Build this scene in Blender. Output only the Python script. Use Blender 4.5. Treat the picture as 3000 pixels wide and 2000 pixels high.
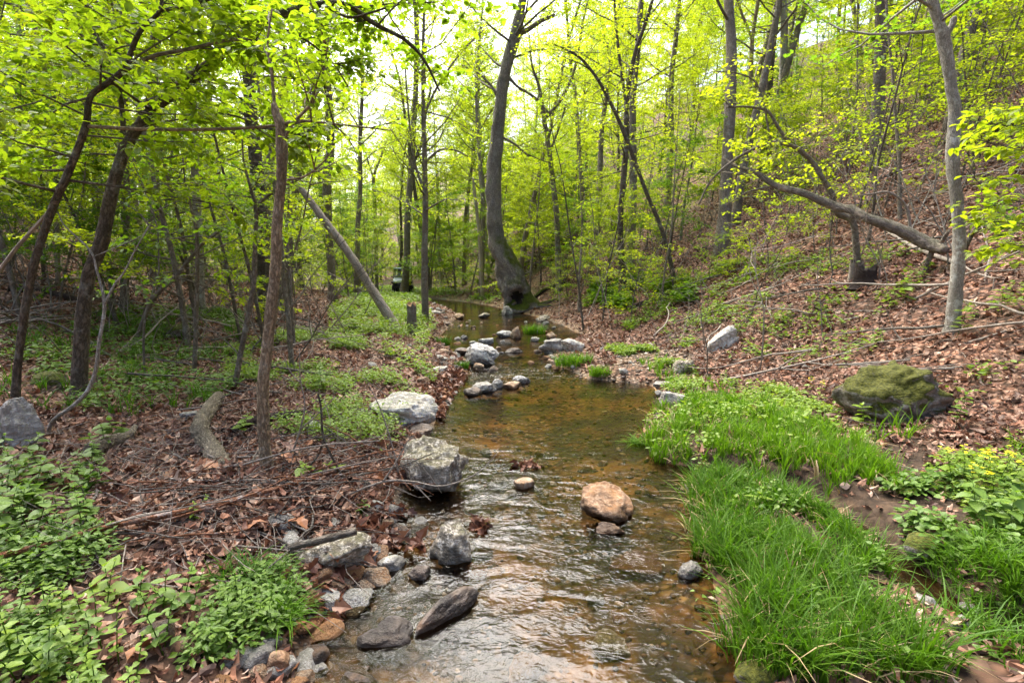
import bpy, math, random
import numpy as np

for _o in list(bpy.data.objects):
    bpy.data.objects.remove(_o)
SC = bpy.context.scene
COL = SC.collection
R = math.radians

# ------------------------------------------------------------------ camera
CAMZ = 1.55
F = 1176.0                     # focal length in units of a 2352 x 1568 picture (18 mm on 36 mm)
PITCH = math.atan2(784 - 639, F)
cam_d = bpy.data.cameras.new('camera')
cam_d.lens, cam_d.sensor_width, cam_d.clip_start, cam_d.clip_end = 18, 36, 0.05, 2000
cam = bpy.data.objects.new('camera', cam_d)
COL.objects.link(cam)
cam.location = (0, 0, CAMZ)
cam.rotation_euler = (math.pi / 2 - PITCH, 0, 0)
SC.camera = cam

# ------------------------------------------------------------------ sky and sun
SUN_EL, SUN_AZ = 58.0, -25.0    # degrees; azimuth from +Y (the view) towards +X
w = bpy.data.worlds.new('World')
SC.world = w
w.use_nodes = True
_nt = w.node_tree
_nt.nodes.clear()
_sky = _nt.nodes.new('ShaderNodeTexSky')
_sky.sky_type = 'NISHITA'
_sky.sun_disc = False
_sky.sun_elevation = R(SUN_EL)
_sky.sun_rotation = R(SUN_AZ)
_sky.air_density = 1.0
_sky.dust_density = 6.0
_sky.ozone_density = 0.6
_bg = _nt.nodes.new('ShaderNodeBackground')
_bg.inputs['Strength'].default_value = 0.115
_out = _nt.nodes.new('ShaderNodeOutputWorld')
_nt.links.new(_sky.outputs[0], _bg.inputs[0])
_nt.links.new(_bg.outputs[0], _out.inputs[0])
sun_d = bpy.data.lights.new('sun', 'SUN')
sun_d.energy, sun_d.angle, sun_d.color = 3.8, R(60), (1.0, 0.975, 0.93)
sun = bpy.data.objects.new('sun', sun_d)
COL.objects.link(sun)
sun.location = (-8, 10, 30)
sun.rotation_euler = (R(90 - SUN_EL), 0, R(180 - SUN_AZ))
# the lamp shines along its -Z; with rotation (90-el, 0, 180-az) that is away from (sin az, cos az)

SC.view_settings.view_transform = 'Standard'
SC.view_settings.look = 'None'
SC.view_settings.gamma = 1
SC.view_settings.exposure = 2.03
SC.view_settings.use_curve_mapping = False
SC.render.engine = 'CYCLES'
SC.cycles.max_bounces = 7
SC.cycles.diffuse_bounces = 3
SC.cycles.glossy_bounces = 3
SC.cycles.transmission_bounces = 4
SC.cycles.transparent_max_bounces = 8
SC.cycles.caustics_reflective = False
SC.cycles.caustics_refractive = False
SC.cycles.sample_clamp_indirect = 6.0
SC.cycles.use_denoising = True
SC.cycles.use_adaptive_sampling = True
SC.cycles.adaptive_threshold = 0.025

# ------------------------------------------------------------------ noise and geometry helpers
def _h3(i, j, k, s):
    n = (i * 374761393 + j * 668265263 + k * 1440670441 + s * 1274126177) & 0xffffffff
    n = ((n ^ (n >> 13)) * 1274126177) & 0xffffffff
    return ((n ^ (n >> 16)) & 0xffff) / 32767.5 - 1.0

def vnoise(p, s=0):
    p = np.asarray(p, float)
    i = np.floor(p).astype(np.int64)
    f = p - i
    u = f * f * (3 - 2 * f)
    X, Y, Z = i[:, 0], i[:, 1], i[:, 2]
    a, b, c = u[:, 0], u[:, 1], u[:, 2]
    def L(k):
        x0 = _h3(X, Y, Z + k, s) * (1 - a) + _h3(X + 1, Y, Z + k, s) * a
        x1 = _h3(X, Y + 1, Z + k, s) * (1 - a) + _h3(X + 1, Y + 1, Z + k, s) * a
        return x0 * (1 - b) + x1 * b
    return L(0) * (1 - c) + L(1) * c

def fbm(p, s=0, octs=4, gain=0.5):
    p = np.asarray(p, float)
    t, a = np.zeros(len(p)), 1.0
    for o in range(octs):
        t += a * vnoise(p * (2.03 ** o) + 17.3 * o, s + o)
        a *= gain
    return t

def fbm2(x, y, sc, s=0, octs=3):
    return fbm(np.stack([x * sc, y * sc, np.full_like(x, 0.37)], 1), s, octs)

def norm(v):
    return v / np.maximum(np.linalg.norm(v, axis=-1, keepdims=True), 1e-9)

CP, SP = math.cos(PITCH), math.sin(PITCH)
def ray(vx, vy):
    a, b = (vx - 1176) / F, (784 - vy) / F
    return np.array([a, CP + b * SP, -SP + b * CP])

def at(vx, vy, D):
    """the point at depth D (metres along +Y) seen at picture point vx, vy"""
    d = ray(vx, vy)
    t = D / d[1]
    return np.array([0, 0, CAMZ]) + d * t

def squeeze(vx):
    """a round stem off the axis of a wide lens draws wider than it is"""
    return 1 / math.hypot(1, (vx - 1176) / F)

def proj(P):
    P = np.atleast_2d(P)
    y, z = P[:, 1], P[:, 2] - CAMZ
    depth = y * CP - z * SP
    up = y * SP + z * CP
    depth = np.where(np.abs(depth) < 1e-6, 1e-6, depth)
    return 1176 + F * P[:, 0] / depth, 784 - F * up / depth, depth

# ------------------------------------------------------------------ the lie of the land
_WY = [-20, 2.6, 3.6, 4.4, 7.2, 9.0, 14, 20, 30, 60, 200]
_WZ = [-.12, -.05, -.035, 0.0, 0.0, .05, .10, .22, .34, .6, 1.6]
def water(y):
    return sum(np.interp(np.asarray(y) + d, _WY, _WZ) for d in (-.6, -.36, -.12, .12, .36, .6)) / 6

def _hit_water(vx, vy):
    d = ray(vx, vy)
    z = 0.0
    for _ in range(8):
        t = (z - CAMZ) / d[2]
        z = float(water(d[1] * t))
    return d[0] * t, d[1] * t

_LE = [(690, 1568), (700, 1450), (770, 1370), (850, 1280), (905, 1200), (915, 1140), (985, 1070), (985, 1010), (1000, 960), (1025, 905),
       (1055, 872), (1070, 850), (1050, 822), (1020, 790), (1012, 770), (1035, 745), (1055, 722), (1020, 708), (990, 698)]
_RE = [(1690, 1568), (1640, 1450), (1600, 1330), (1590, 1250), (1575, 1130), (1500, 1050), (1480, 980), (1525, 925), (1500, 885), (1345, 868),
       (1290, 840), (1262, 810), (1310, 788), (1340, 768), (1290, 745), (1240, 728), (1180, 714), (1140, 704), (1100, 697)]
def _edge(pts, near, far):
    q = sorted((_hit_water(*p) for p in pts), key=lambda t: t[1])
    q = [(q[0][0] + near, -8.0), (q[0][0], q[0][1] - .3)] + [(x, y) for x, y in q] + far
    ys, xs = np.array([t[1] for t in q]), np.array([t[0] for t in q])
    for i in range(1, len(ys)):
        ys[i] = max(ys[i], ys[i - 1] + .02)
    return ys, xs
_LY, _LX = _edge(_LE, 0.0, [(-7, 30), (-13, 36), (-30, 60), (-90, 200)])
_RY, _RX = _edge(_RE, 0.2, [(-4, 30), (-11, 36), (-28, 60), (-88, 200)])
def edgeL(y): return np.interp(y, _LY, _LX)
def edgeR(y): return np.interp(y, _RY, _RX)

_TOE = ([-20, 0, 5, 8, 12, 16, 20, 30, 45, 60, 100, 200], [4.2, 3.9, 3.3, 2.95, 2.5, 1.75, 1.1, -2.4, -6.5, -14, -38, -90])
_TOL = ([-20, 5, 10, 20, 44, 80, 200], [-4.2, -4.2, -4.8, -7.0, -18, -36, -110])
def softp(v, k):
    return k * np.logaddexp(0, v / k)

# side rivulet: ground-plan path, joins the creek near (1.3, 4)
_RIV = np.array([_hit_water(*p) for p in [(1520, 1080), (1640, 1092), (1780, 1128), (1860, 1155), (1950, 1215), (2060, 1300), (2170, 1400), (2352, 1500)]] + [(4.6, 1.0), (5.6, -0.6)])
def riv_dist(x, y):
    d = np.full(x.shape, 1e9)
    for a, b in zip(_RIV[:-1], _RIV[1:]):
        ab = b - a
        t = np.clip(((x - a[0]) * ab[0] + (y - a[1]) * ab[1]) / (ab @ ab), 0, 1)
        d = np.minimum(d, np.hypot(x - a[0] - t * ab[0], y - a[1] - t * ab[1]))
    return d

def land(x, y, fine=True):
    x, y = np.asarray(x, float), np.asarray(y, float)
    W = water(y)
    jig = .05 * fbm2(x, y, 1.6, 3, 2) if fine else 0
    dl, dr = edgeL(y) - x + jig, x - edgeR(y) + jig
    out = np.maximum(dl, dr)                    # > 0 on land
    left = np.interp(dl, [0, .15, .5, 1.2, 3, 6, 30], [0, .10, .22, .30, .38, .55, 1.2])
    right = np.interp(dr, [0, .12, .5, 1.5, 4, 30], [0, .05, .10, .17, .30, .8])
    bed = -np.interp(-out, [0, .12, .5, 1.2], [0, .05, .12, .17])
    h = W + np.where(out < 0, bed, np.where(dl > dr, left, right))
    toe = np.interp(y, *_TOE)
    tol = np.interp(y, *_TOL)
    hr = .52 * softp(x - toe - .5, .35)
    hr = hr - .30 * softp(x - toe - 60, 4)
    hl = .20 * softp(tol - x, .6) + .12 * softp(tol - x - 12, 2)
    h = h + hr + hl
    # beyond the bend the valley is closed by a low rise
    h = h + .10 * softp(y - 60, 4) * np.exp(-((x + .42 * y) / (.25 * y + 20)) ** 2)
    rd = riv_dist(x, y)
    k = np.clip(1 - (rd - .07) / .17, 0, 1)
    k = k * k * (3 - 2 * k)
    h = h * (1 - k) + np.minimum(h, W - .05) * k
    if fine:
        amp = np.where(out < 0, .5, 1.0)
        h = h + amp * (.05 * fbm2(x, y, .8, 7, 4) + .018 * fbm2(x, y, 5, 9, 2)) * np.clip(.35 + np.abs(out), 0, 1) * (1 - .7 * k)
        h = h + .35 * fbm2(x, y, .16, 21, 3) * np.clip((np.maximum(x - toe - 1, tol - x)) / 6, 0, 1)
    return h

def land1(x, y):
    return float(land(np.array([x]), np.array([y]))[0])

_T = np.geomspace(1.0, 160, 1400)
def ground(vx, vy, dmin=0.0):
    """where the sight line through vx, vy meets the ground"""
    d = ray(vx, vy)
    P = np.array([0, 0, CAMZ]) + _T[:, None] * d
    g = np.maximum(land(P[:, 0], P[:, 1]), -9)
    ok = np.nonzero((P[:, 2] <= g) & (P[:, 1] > dmin))[0]
    if len(ok) == 0:
        return P[900]
    p = P[ok[0]].copy()
    p[2] = land1(p[0], p[1])
    return p

def wet(x, y):
    """True over open water"""
    return land(x, y) < water(y) - .005

# ------------------------------------------------------------------ mesh and object helpers
def mesh(name, V, Fa, mats=None, smooth=True, attrs=None):
    V = np.ascontiguousarray(V, np.float32)
    Fs = Fa if isinstance(Fa, list) else [Fa]
    Fs = [np.asarray(f, np.int32) for f in Fs if len(f)]
    me = bpy.data.meshes.new(name)
    me.vertices.add(len(V))
    me.vertices.foreach_set('co', V.ravel())
    nl = sum(f.size for f in Fs)
    nf = sum(len(f) for f in Fs)
    me.loops.add(nl)
    me.polygons.add(nf)
    me.loops.foreach_set('vertex_index', np.concatenate([f.ravel() for f in Fs]))
    tot = np.concatenate([np.full(len(f), f.shape[1], np.int32) for f in Fs])
    me.polygons.foreach_set('loop_start', np.concatenate([[0], np.cumsum(tot)[:-1]]).astype(np.int32))
    me.update(calc_edges=True)
    me.polygons.foreach_set('use_smooth', np.full(nf, smooth))
    for k, v in (attrs or {}).items():
        a = me.attributes.new(k, 'FLOAT', 'POINT')
        a.data.foreach_set('value', np.asarray(v, np.float32))
    for m in (mats if isinstance(mats, (list, tuple)) else [mats]):
        if m is not None:
            me.materials.append(m)
    return me

def link(name, data, parent=None, loc=None):
    o = bpy.data.objects.new(name, data)
    COL.objects.link(o)
    if parent is not None:
        o.parent = parent
    if loc is not None:
        o.location = tuple(float(v) for v in loc)
    return o

def tag(o, label, cat=None, group=None, kind=None):
    if label: o['label'] = label
    if cat: o['category'] = cat
    if group: o['group'] = group
    if kind: o['kind'] = kind
    return o

def thing(name, label, cat, loc, group=None):
    return tag(link(name, None, loc=loc), label, cat, group)

def copy_thing(root, loc, rz, sc, label=None, group=None):
    r = root.copy()
    COL.objects.link(r)
    r.location = tuple(float(v) for v in loc)
    r.rotation_euler = (0, 0, rz)
    r.scale = (sc, sc, sc) if not isinstance(sc, tuple) else sc
    if label: r['label'] = label
    if group: r['group'] = group
    for ch in root.children:
        c = ch.copy()
        COL.objects.link(c)
        c.parent = r
        for g in ch.children:
            d = g.copy()
            COL.objects.link(d)
            d.parent = c
    return r

class MB:
    """collects pieces of geometry into one mesh"""
    def __init__(s):
        s.V, s.Q, s.T, s.n, s.C = [], [], [], 0, []
    def add(s, V, Q=None, T=None, C=None):
        V = np.asarray(V, float)
        s.C.append(V if C is None else C)
        if Q is not None and len(Q): s.Q.append(np.asarray(Q) + s.n)
        if T is not None and len(T): s.T.append(np.asarray(T) + s.n)
        s.V.append(V); s.n += len(V)
        return s
    def tube(s, P, rad, sides=8, cap=True, rough=0.0, seed=0, flare=0.0):
        P = np.asarray(P, float)
        n = len(P)
        rad = np.broadcast_to(np.asarray(rad, float), (n,))
        T = norm(np.gradient(P, axis=0))
        ref = np.array([1.0, 0, 0]) if abs(T[0][0]) < .8 else np.array([0, 1.0, 0])
        B = np.empty((n, 3)); A = np.empty((n, 3))
        a = ref
        for i in range(n):
            a = a - T[i] * (a @ T[i]); a = a / (np.linalg.norm(a) + 1e-9)
            A[i] = a; B[i] = np.cross(T[i], a)
        th = np.linspace(0, 2 * np.pi, sides, endpoint=False)
        c, sn = np.cos(th), np.sin(th)
        off = A[:, None] * c[None, :, None] + B[:, None] * sn[None, :, None]
        rr = rad[:, None] * np.ones((1, sides))
        V = P[:, None] + off * rr[..., None]
        if rough:
            f = V.reshape(-1, 3) / (rad.mean() + 1e-6)
            k = fbm(f * np.array([1.1, 1.1, .55]), seed, 3)
            V = (V.reshape(-1, 3) + (off.reshape(-1, 3) * (rr.ravel() * rough * k)[:, None])).reshape(n, sides, 3)
        V = V.reshape(-1, 3)
        i = np.arange(n - 1)[:, None] * sides
        j = np.arange(sides)[None]
        jn = (j + 1) % sides
        Q = np.stack([i + j, i + jn, i + sides + jn, i + sides + j], -1).reshape(-1, 4)
        Tt = []
        sl = np.concatenate([[0], np.cumsum(np.linalg.norm(np.diff(P, axis=0), axis=1))]) + seed * 1.7
        rm = rad.mean()
        C = np.stack([np.broadcast_to(rm * c, (n, sides)), np.broadcast_to(rm * sn, (n, sides)), np.broadcast_to(sl[:, None], (n, sides))], -1).reshape(-1, 3)
        if cap:
            V = np.vstack([V, P[0], P[-1]])
            C = np.vstack([C, [0, 0, sl[0]], [0, 0, sl[-1]]])
            k0, k1 = n * sides, n * sides + 1
            b = (n - 1) * sides
            Tt = [[k0, (q + 1) % sides, q] for q in range(sides)] + [[k1, b + q, b + (q + 1) % sides] for q in range(sides)]
        return s.add(V, Q, Tt, C)
    def box(s, c, d, rz=0.0, bev=0.0):
        c, d = np.array(c, float), np.array(d, float) / 2
        if bev <= 0:
            V = np.array([[x, y, z] for x in (-1, 1) for y in (-1, 1) for z in (-1, 1)], float) * d
            Q = [[0, 1, 3, 2], [4, 6, 7, 5], [0, 4, 5, 1], [2, 3, 7, 6], [0, 2, 6, 4], [1, 5, 7, 3]]
            T = []
        else:
            V, ix = [], {}
            for x in (-1, 1):
                for y in (-1, 1):
                    for z in (-1, 1):
                        for ax in range(3):
                            v = np.array([x, y, z]) * (d - bev)
                            v[ax] = (x, y, z)[ax] * d[ax]
                            ix[(x, y, z, ax)] = len(V); V.append(v)
            Q, T = [], []
            for ax in range(3):
                o = [k for k in range(3) if k != ax]
                for sg in (-1, 1):
                    q = []
                    for u, v in ((-1, -1), (1, -1), (1, 1), (-1, 1)):
                        k = [0, 0, 0]; k[ax] = sg; k[o[0]] = u; k[o[1]] = v
                        q.append(ix[(*k, ax)])
                    Q.append(q)
                for u in (-1, 1):
                    for v in (-1, 1):
                        k = [0, 0, 0]; k[o[0]] = u; k[o[1]] = v
                        a = list(k); b = list(k); a[ax] = -1; b[ax] = 1
                        Q.append([ix[(*a, o[0])], ix[(*b, o[0])], ix[(*b, o[1])], ix[(*a, o[1])]])
            for x in (-1, 1):
                for y in (-1, 1):
                    for z in (-1, 1):
                        T.append([ix[(x, y, z, 0)], ix[(x, y, z, 1)], ix[(x, y, z, 2)]])
            V = np.array(V)
        cs, sn = math.cos(rz), math.sin(rz)
        V = V @ np.array([[cs, sn, 0], [-sn, cs, 0], [0, 0, 1]]) + c
        return s.add(V, Q, T)
    def mesh(s, name, mat, smooth=True, origin=None):
        V = np.vstack(s.V)
        if origin is not None: V = V - np.asarray(origin)
        Fs = []
        if s.Q: Fs.append(np.vstack(s.Q))
        if s.T: Fs.append(np.vstack(s.T))
        me = mesh(name, V, Fs, mat, smooth)
        a = me.attributes.new('bark_co', 'FLOAT_VECTOR', 'POINT')
        a.data.foreach_set('vector', np.vstack(s.C).astype(np.float32).ravel())
        return me
    def obj(s, name, mat, parent=None, smooth=True, origin=None, loc=None):
        return link(name, s.mesh(name, mat, smooth, origin), parent, loc)

def spline(P, n, k=None):
    """Catmull-Rom through the points; extra columns (radii) ride along"""
    P = np.asarray(P, float)
    if len(P) == 2:
        t = np.linspace(0, 1, n)[:, None]
        return P[0] * (1 - t) + P[1] * t
    Q = np.vstack([2 * P[0] - P[1], P, 2 * P[-1] - P[-2]])
    u = np.linspace(0, len(P) - 1 - 1e-6, n)
    i = u.astype(int); f = (u - i)[:, None]
    a, b, c, d = Q[i], Q[i + 1], Q[i + 2], Q[i + 3]
    return .5 * (2 * b + (c - a) * f + (2 * a - 5 * b + 4 * c - d) * f ** 2 + (3 * b - a - 3 * c + d) * f ** 3)

# leaf templates: length along +Y, face up +Z
def _tmpl(pts, mid, fold, curl):
    """half outline pts [(x, y)], mirrored about a midrib"""
    pts = np.array(pts, float)
    my = np.array(mid, float)
    V = [[0, y, 0] for y in my]
    k = len(my)
    V += [[x, y, abs(x) * fold] for x, y in pts]
    V += [[-x, y, abs(x) * fold] for x, y in pts]
    V = np.array(V)
    V[:, 2] -= curl * V[:, 1] ** 2
    T = []
    m = len(pts)
    for sgn, o in ((1, k), (-1, k + m)):
        chain = [0] + [o + i for i in range(m)] + [k - 1]
        mids = list(range(k))
        # fan: split the half leaf between the midrib and the outline
        i = j = 0
        while i < len(chain) - 1 or j < k - 1:
            yi = V[chain[i + 1]][1] if i < len(chain) - 1 else 9
            yj = V[mids[j + 1]][1] if j < k - 1 else 9
            if yi <= yj and i < len(chain) - 1:
                t = [mids[j], chain[i + 1], chain[i]]; i += 1
            else:
                t = [mids[j], mids[j + 1], chain[i]]; j += 1
            if len(set(t)) == 3:
                T.append(t if sgn < 0 else t[::-1])
    return V, np.array(T)
LEAF2 = (np.array([[0, 0, 0], [.30, .42, .07], [0, 1, -.06], [-.30, .42, .07]]), np.array([[0, 1, 2], [0, 2, 3]]))
LEAF_OVAL = _tmpl([(.22, .18), (.30, .45), (.19, .75)], [0, .5, 1.0], .18, .22)
LEAF_BROAD = _tmpl([(.30, .15), (.36, .42), (.22, .74)], [0, .5, 1.0], .14, .25)
LEAF_OAK = _tmpl([(.10, .15), (.30, .28), (.14, .38), (.38, .55), (.18, .64), (.26, .82)], [0, .4, .7, 1.0], .35, .5)
LEAF_DEAD = _tmpl([(.14, .12), (.36, .30), (.20, .44), (.34, .60), (.14, .82)], [0, .35, .7, 1.0], .55, .6)
LEAF_DEAD2 = _tmpl([(.20, .2), (.26, .55), (.12, .85)], [0, .5, 1.0], -.55, -.5)

def stamp(tmpl, P, D, N, S, wid=None, crumple=0.0, rng=None):
    """copies of a template at points P, along D, facing N, with sizes S -> verts, tris"""
    tv, tt = tmpl
    y = norm(D)
    z = norm(N - y * np.sum(N * y, 1, keepdims=True))
    x = np.cross(y, z)
    S = np.asarray(S)[:, None, None]
    wx = S if wid is None else S * np.asarray(wid)[:, None, None]
    V = P[:, None] + tv[None, :, 0:1] * wx * x[:, None] + tv[None, :, 1:2] * S * y[:, None] + tv[None, :, 2:3] * S * z[:, None]
    n, k = len(P), len(tv)
    if crumple:
        V = V + rng.normal(size=V.shape) * (S * crumple)
    T = tt[None] + (np.arange(n) * k)[:, None, None]
    return V.reshape(-1, 3), T.reshape(-1, 3)
# ------------------------------------------------------------------ materials
class NT:
    def __init__(s, name):
        s.m = bpy.data.materials.new(name); s.m.use_nodes = True
        s.t = s.m.node_tree; s.t.nodes.clear()
        s.out = s.n('ShaderNodeOutputMaterial')
    def n(s, typ, **kw):
        nd = s.t.nodes.new(typ)
        for k, v in kw.items():
            if k.startswith('i_'):
                nd.inputs[k[2:].replace('_', ' ')].default_value = v
            else:
                setattr(nd, k, v)
        return nd
    def l(s, a, b):
        s.t.links.new(a, b)
    def ramp(s, src, stops, interp='LINEAR'):
        r = s.n('ShaderNodeValToRGB')
        r.color_ramp.interpolation = interp
        e = r.color_ramp.elements
        while len(e) < len(stops): e.new(.5)
        for k, (p, c) in enumerate(stops):
            e[k].position = p
            e[k].color = (c, c, c, 1) if isinstance(c, (int, float)) else (*c, 1)
        s.l(src, r.inputs[0])
        return r.outputs[0]
    def noise(s, co, scale, detail=4, rough=.55, dist=0.0):
        n = s.n('ShaderNodeTexNoise')
        n.inputs['Scale'].default_value = scale
        n.inputs['Detail'].default_value = detail
        n.inputs['Roughness'].default_value = rough
        n.inputs['Distortion'].default_value = dist
        if co is not None: s.l(co, n.inputs['Vector'])
        return n.outputs[0]
    def vor(s, co, scale, feature='F1', out='Distance', rnd=1.0):
        n = s.n('ShaderNodeTexVoronoi'); n.feature = feature
        n.inputs['Scale'].default_value = scale
        n.inputs['Randomness'].default_value = rnd
        if co is not None: s.l(co, n.inputs['Vector'])
        return n.outputs[out]
    def mix(s, f, a, b, mode='MIX'):
        n = s.n('ShaderNodeMix'); n.data_type = 'RGBA'; n.blend_type = mode
        for v, k in ((f, 0), (a, 6), (b, 7)):
            if isinstance(v, (int, float)): n.inputs[k].default_value = v if k == 0 else (v, v, v, 1)
            elif isinstance(v, tuple): n.inputs[k].default_value = (*v, 1)
            else: s.l(v, n.inputs[k])
        return n.outputs[2]
    def math(s, op, a, b=0.0, c=None, clamp=False):
        n = s.n('ShaderNodeMath'); n.operation = op; n.use_clamp = clamp
        for i, v in enumerate((a, b) if c is None else (a, b, c)):
            if isinstance(v, (int, float)): n.inputs[i].default_value = v
            else: s.l(v, n.inputs[i])
        return n.outputs[0]
    def co(s, kind='Object', scale=None):
        o = s.n('ShaderNodeTexCoord').outputs[kind]
        if scale:
            m = s.n('ShaderNodeMapping'); m.inputs['Scale'].default_value = scale
            s.l(o, m.inputs[0]); o = m.outputs[0]
        return o
    def pos(s):
        return s.n('ShaderNodeNewGeometry').outputs['Position']
    def bump(s, h, dist, strength=1.0, prev=None):
        b = s.n('ShaderNodeBump'); b.inputs['Distance'].default_value = dist; b.inputs['Strength'].default_value = strength
        s.l(h, b.inputs['Height'])
        if prev is not None: s.l(prev, b.inputs['Normal'])
        return b.outputs[0]
    def principled(s, col, rough=.8, normal=None, **kw):
        p = s.n('ShaderNodeBsdfPrincipled')
        for v, k in ((col, 'Base Color'), (rough, 'Roughness')):
            if isinstance(v, (int, float)): p.inputs[k].default_value = v
            elif isinstance(v, tuple): p.inputs[k].default_value = (*v, 1)
            else: s.l(v, p.inputs[k])
        for k, v in kw.items():
            p.inputs[k.replace('_', ' ')].default_value = v
        if normal is not None: s.l(normal, p.inputs['Normal'])
        return p
    def done(s, sh):
        s.l(sh if not hasattr(sh, 'outputs') else sh.outputs[0], s.out.inputs[0])
        return s.m

def leaf_mat(name, c0, c1, trans, gloss=.35, tmix=.58, objvar=.35):
    """thin leaf: diffuse + light through the blade + a waxy coat"""
    m = NT(name)
    g = m.n('ShaderNodeNewGeometry')
    oi = m.n('ShaderNodeObjectInfo')
    v = m.math('ADD', m.math('MULTIPLY', g.outputs['Random Per Island'], 1 - objvar), m.math('MULTIPLY', oi.outputs['Random'], objvar))
    col = m.ramp(v, [(.0, c0), (.55, tuple((a + b) / 2 for a, b in zip(c0, c1))), (1, c1)])
    p = m.principled(col, .5, None, Specular_IOR_Level=gloss)
    t = m.n('ShaderNodeBsdfTranslucent')
    tc = m.mix(1.0, col, trans, 'MULTIPLY')
    m.l(tc, t.inputs[0])
    mx = m.n('ShaderNodeMixShader'); mx.inputs[0].default_value = tmix
    m.l(p.outputs[0], mx.inputs[1]); m.l(t.outputs[0], mx.inputs[2])
    return m.done(mx)

M = {}
M['leaf_yellow'] = leaf_mat('leaf_yellow', (.145, .23, .011), (.24, .305, .018), (2.2, 1.95, .8))
M['leaf_mid'] = leaf_mat('leaf_mid', (.10, .185, .012), (.175, .25, .014), (2.2, 2.0, .8))
M['leaf_deep'] = leaf_mat('leaf_deep', (.06, .135, .014), (.12, .20, .016), (2.1, 2.0, .8))
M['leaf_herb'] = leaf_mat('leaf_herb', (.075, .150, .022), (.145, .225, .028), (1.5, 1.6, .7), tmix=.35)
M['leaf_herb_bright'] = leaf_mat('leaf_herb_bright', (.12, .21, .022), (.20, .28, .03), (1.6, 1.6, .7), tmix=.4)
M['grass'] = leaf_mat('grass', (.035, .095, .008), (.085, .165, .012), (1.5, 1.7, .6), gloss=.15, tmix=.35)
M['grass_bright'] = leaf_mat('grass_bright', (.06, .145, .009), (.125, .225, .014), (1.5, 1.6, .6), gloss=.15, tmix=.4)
M['straw'] = leaf_mat('straw', (.20, .14, .06), (.42, .32, .17), (1.2, 1.1, .8), tmix=.25)
M['petal'] = leaf_mat('petal', (.75, .60, .015), (.85, .70, .02), (1, 1, .6), tmix=.3)

def dead_leaf_mat(name, stops, rough=.6):
    m = NT(name)
    g = m.n('ShaderNodeNewGeometry')
    col = m.ramp(g.outputs['Random Per Island'], stops)
    n = m.noise(m.co('Object'), 60, 3)
    col = m.mix(m.math('MULTIPLY', n, .6), col, (.06, .028, .018))
    p = m.principled(col, rough, None, Specular_IOR_Level=.35)
    t = m.n('ShaderNodeBsdfTranslucent'); m.l(col, t.inputs[0])
    mx = m.n('ShaderNodeMixShader'); mx.inputs[0].default_value = .15
    m.l(p.outputs[0], mx.inputs[1]); m.l(t.outputs[0], mx.inputs[2])
    return m.done(mx)
M['litter'] = dead_leaf_mat('litter', [(0, (.060, .027, .018)), (.16, (.14, .082, .055)), (.30, (.25, .092, .048)), (.46, (.17, .105, .072)), (.60, (.38, .17, .095)), (.74, (.29, .185, .13)), (.88, (.48, .27, .17)), (1, (.64, .48, .37))])
M['litter_wet'] = dead_leaf_mat('litter_wet', [(0, (.055, .022, .015)), (.4, (.16, .060, .034)), (.75, (.28, .115, .06)), (1, (.42, .22, .13))], .4)

def bark_mat(name, dark, light, lichen=(.45, .47, .42), lich=.25, moss=0.0, scale=1.0, ridge=1.0, stretch=.28, deep=1.2):
    """furrowed bark: coordinates run round the stem and along it"""
    m = NT(name)
    at_ = m.n('ShaderNodeAttribute'); at_.attribute_name = 'bark_co'
    ad = m.n('ShaderNodeVectorMath'); ad.operation = 'ADD'
    oi = m.n('ShaderNodeObjectInfo')
    cx = m.n('ShaderNodeCombineXYZ'); m.l(m.math('MULTIPLY', oi.outputs['Random'], 9.0), cx.inputs[2])
    m.l(at_.outputs['Vector'], ad.inputs[0]); m.l(cx.outputs[0], ad.inputs[1])
    co = ad.outputs[0]
    mp = m.n('ShaderNodeMapping'); mp.inputs['Scale'].default_value = (1, 1, stretch); m.l(co, mp.inputs[0])
    cs = mp.outputs[0]
    nA = m.noise(cs, 46 * scale, 5, .68, .2)
    fur = m.ramp(m.math('ABSOLUTE', m.math('SUBTRACT', nA, .5)), [(.0, 0), (.07 * ridge, 1)])
    nB = m.noise(m.co('Object') if False else co, 55 * scale, 5, .7)
    nC = m.noise(cs, 85 * scale, 3, .6)
    h = m.math('ADD', m.math('MULTIPLY', fur, .34), m.math('ADD', m.math('MULTIPLY', nB, .60), m.math('MULTIPLY', nC, .35)))
    col = m.ramp(h, [(.22, dark), (.60, tuple(.5 * (p + q) for p, q in zip(dark, light))), (.95, light)])
    n2 = m.noise(co, 9 * scale, 6, .7)
    n3 = m.noise(co, 2.2 * scale, 3, .5)
    lm = m.math('MULTIPLY', m.ramp(n2, [(.50, 0), (.60, 1)]), m.ramp(n3, [(.40, 0), (.60, lich)]))
    col = m.mix(lm, col, lichen)
    col = m.mix(m.math('MULTIPLY', m.ramp(m.noise(co, 1.3, 3), [(.5, 0), (.68, 1)]), .45), col, dark)
    if moss:
        nn = m.n('ShaderNodeNewGeometry').outputs['Normal']
        sx = m.n('ShaderNodeSeparateXYZ'); m.l(nn, sx.inputs[0])
        mm = m.math('MULTIPLY', m.ramp(m.math('ADD', sx.outputs[2], m.math('MULTIPLY', n2, .7)), [(.42, 0), (.75, 1)]), moss)
        mc = m.ramp(m.noise(co, 70, 3), [(.3, (.03, .045, .006)), (.7, (.11, .125, .014))])
        col = m.mix(mm, col, mc)
    b = m.bump(h, .020 * deep / scale, 1.0)
    return m.done(m.principled(col, .88, b, Specular_IOR_Level=.2))
M['bark_grey'] = bark_mat('bark_grey', (.055, .045, .035), (.27, .225, .175), lich=.45)
M['bark_dark'] = bark_mat('bark_dark', (.026, .021, .016), (.155, .122, .09), lich=.35)
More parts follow.
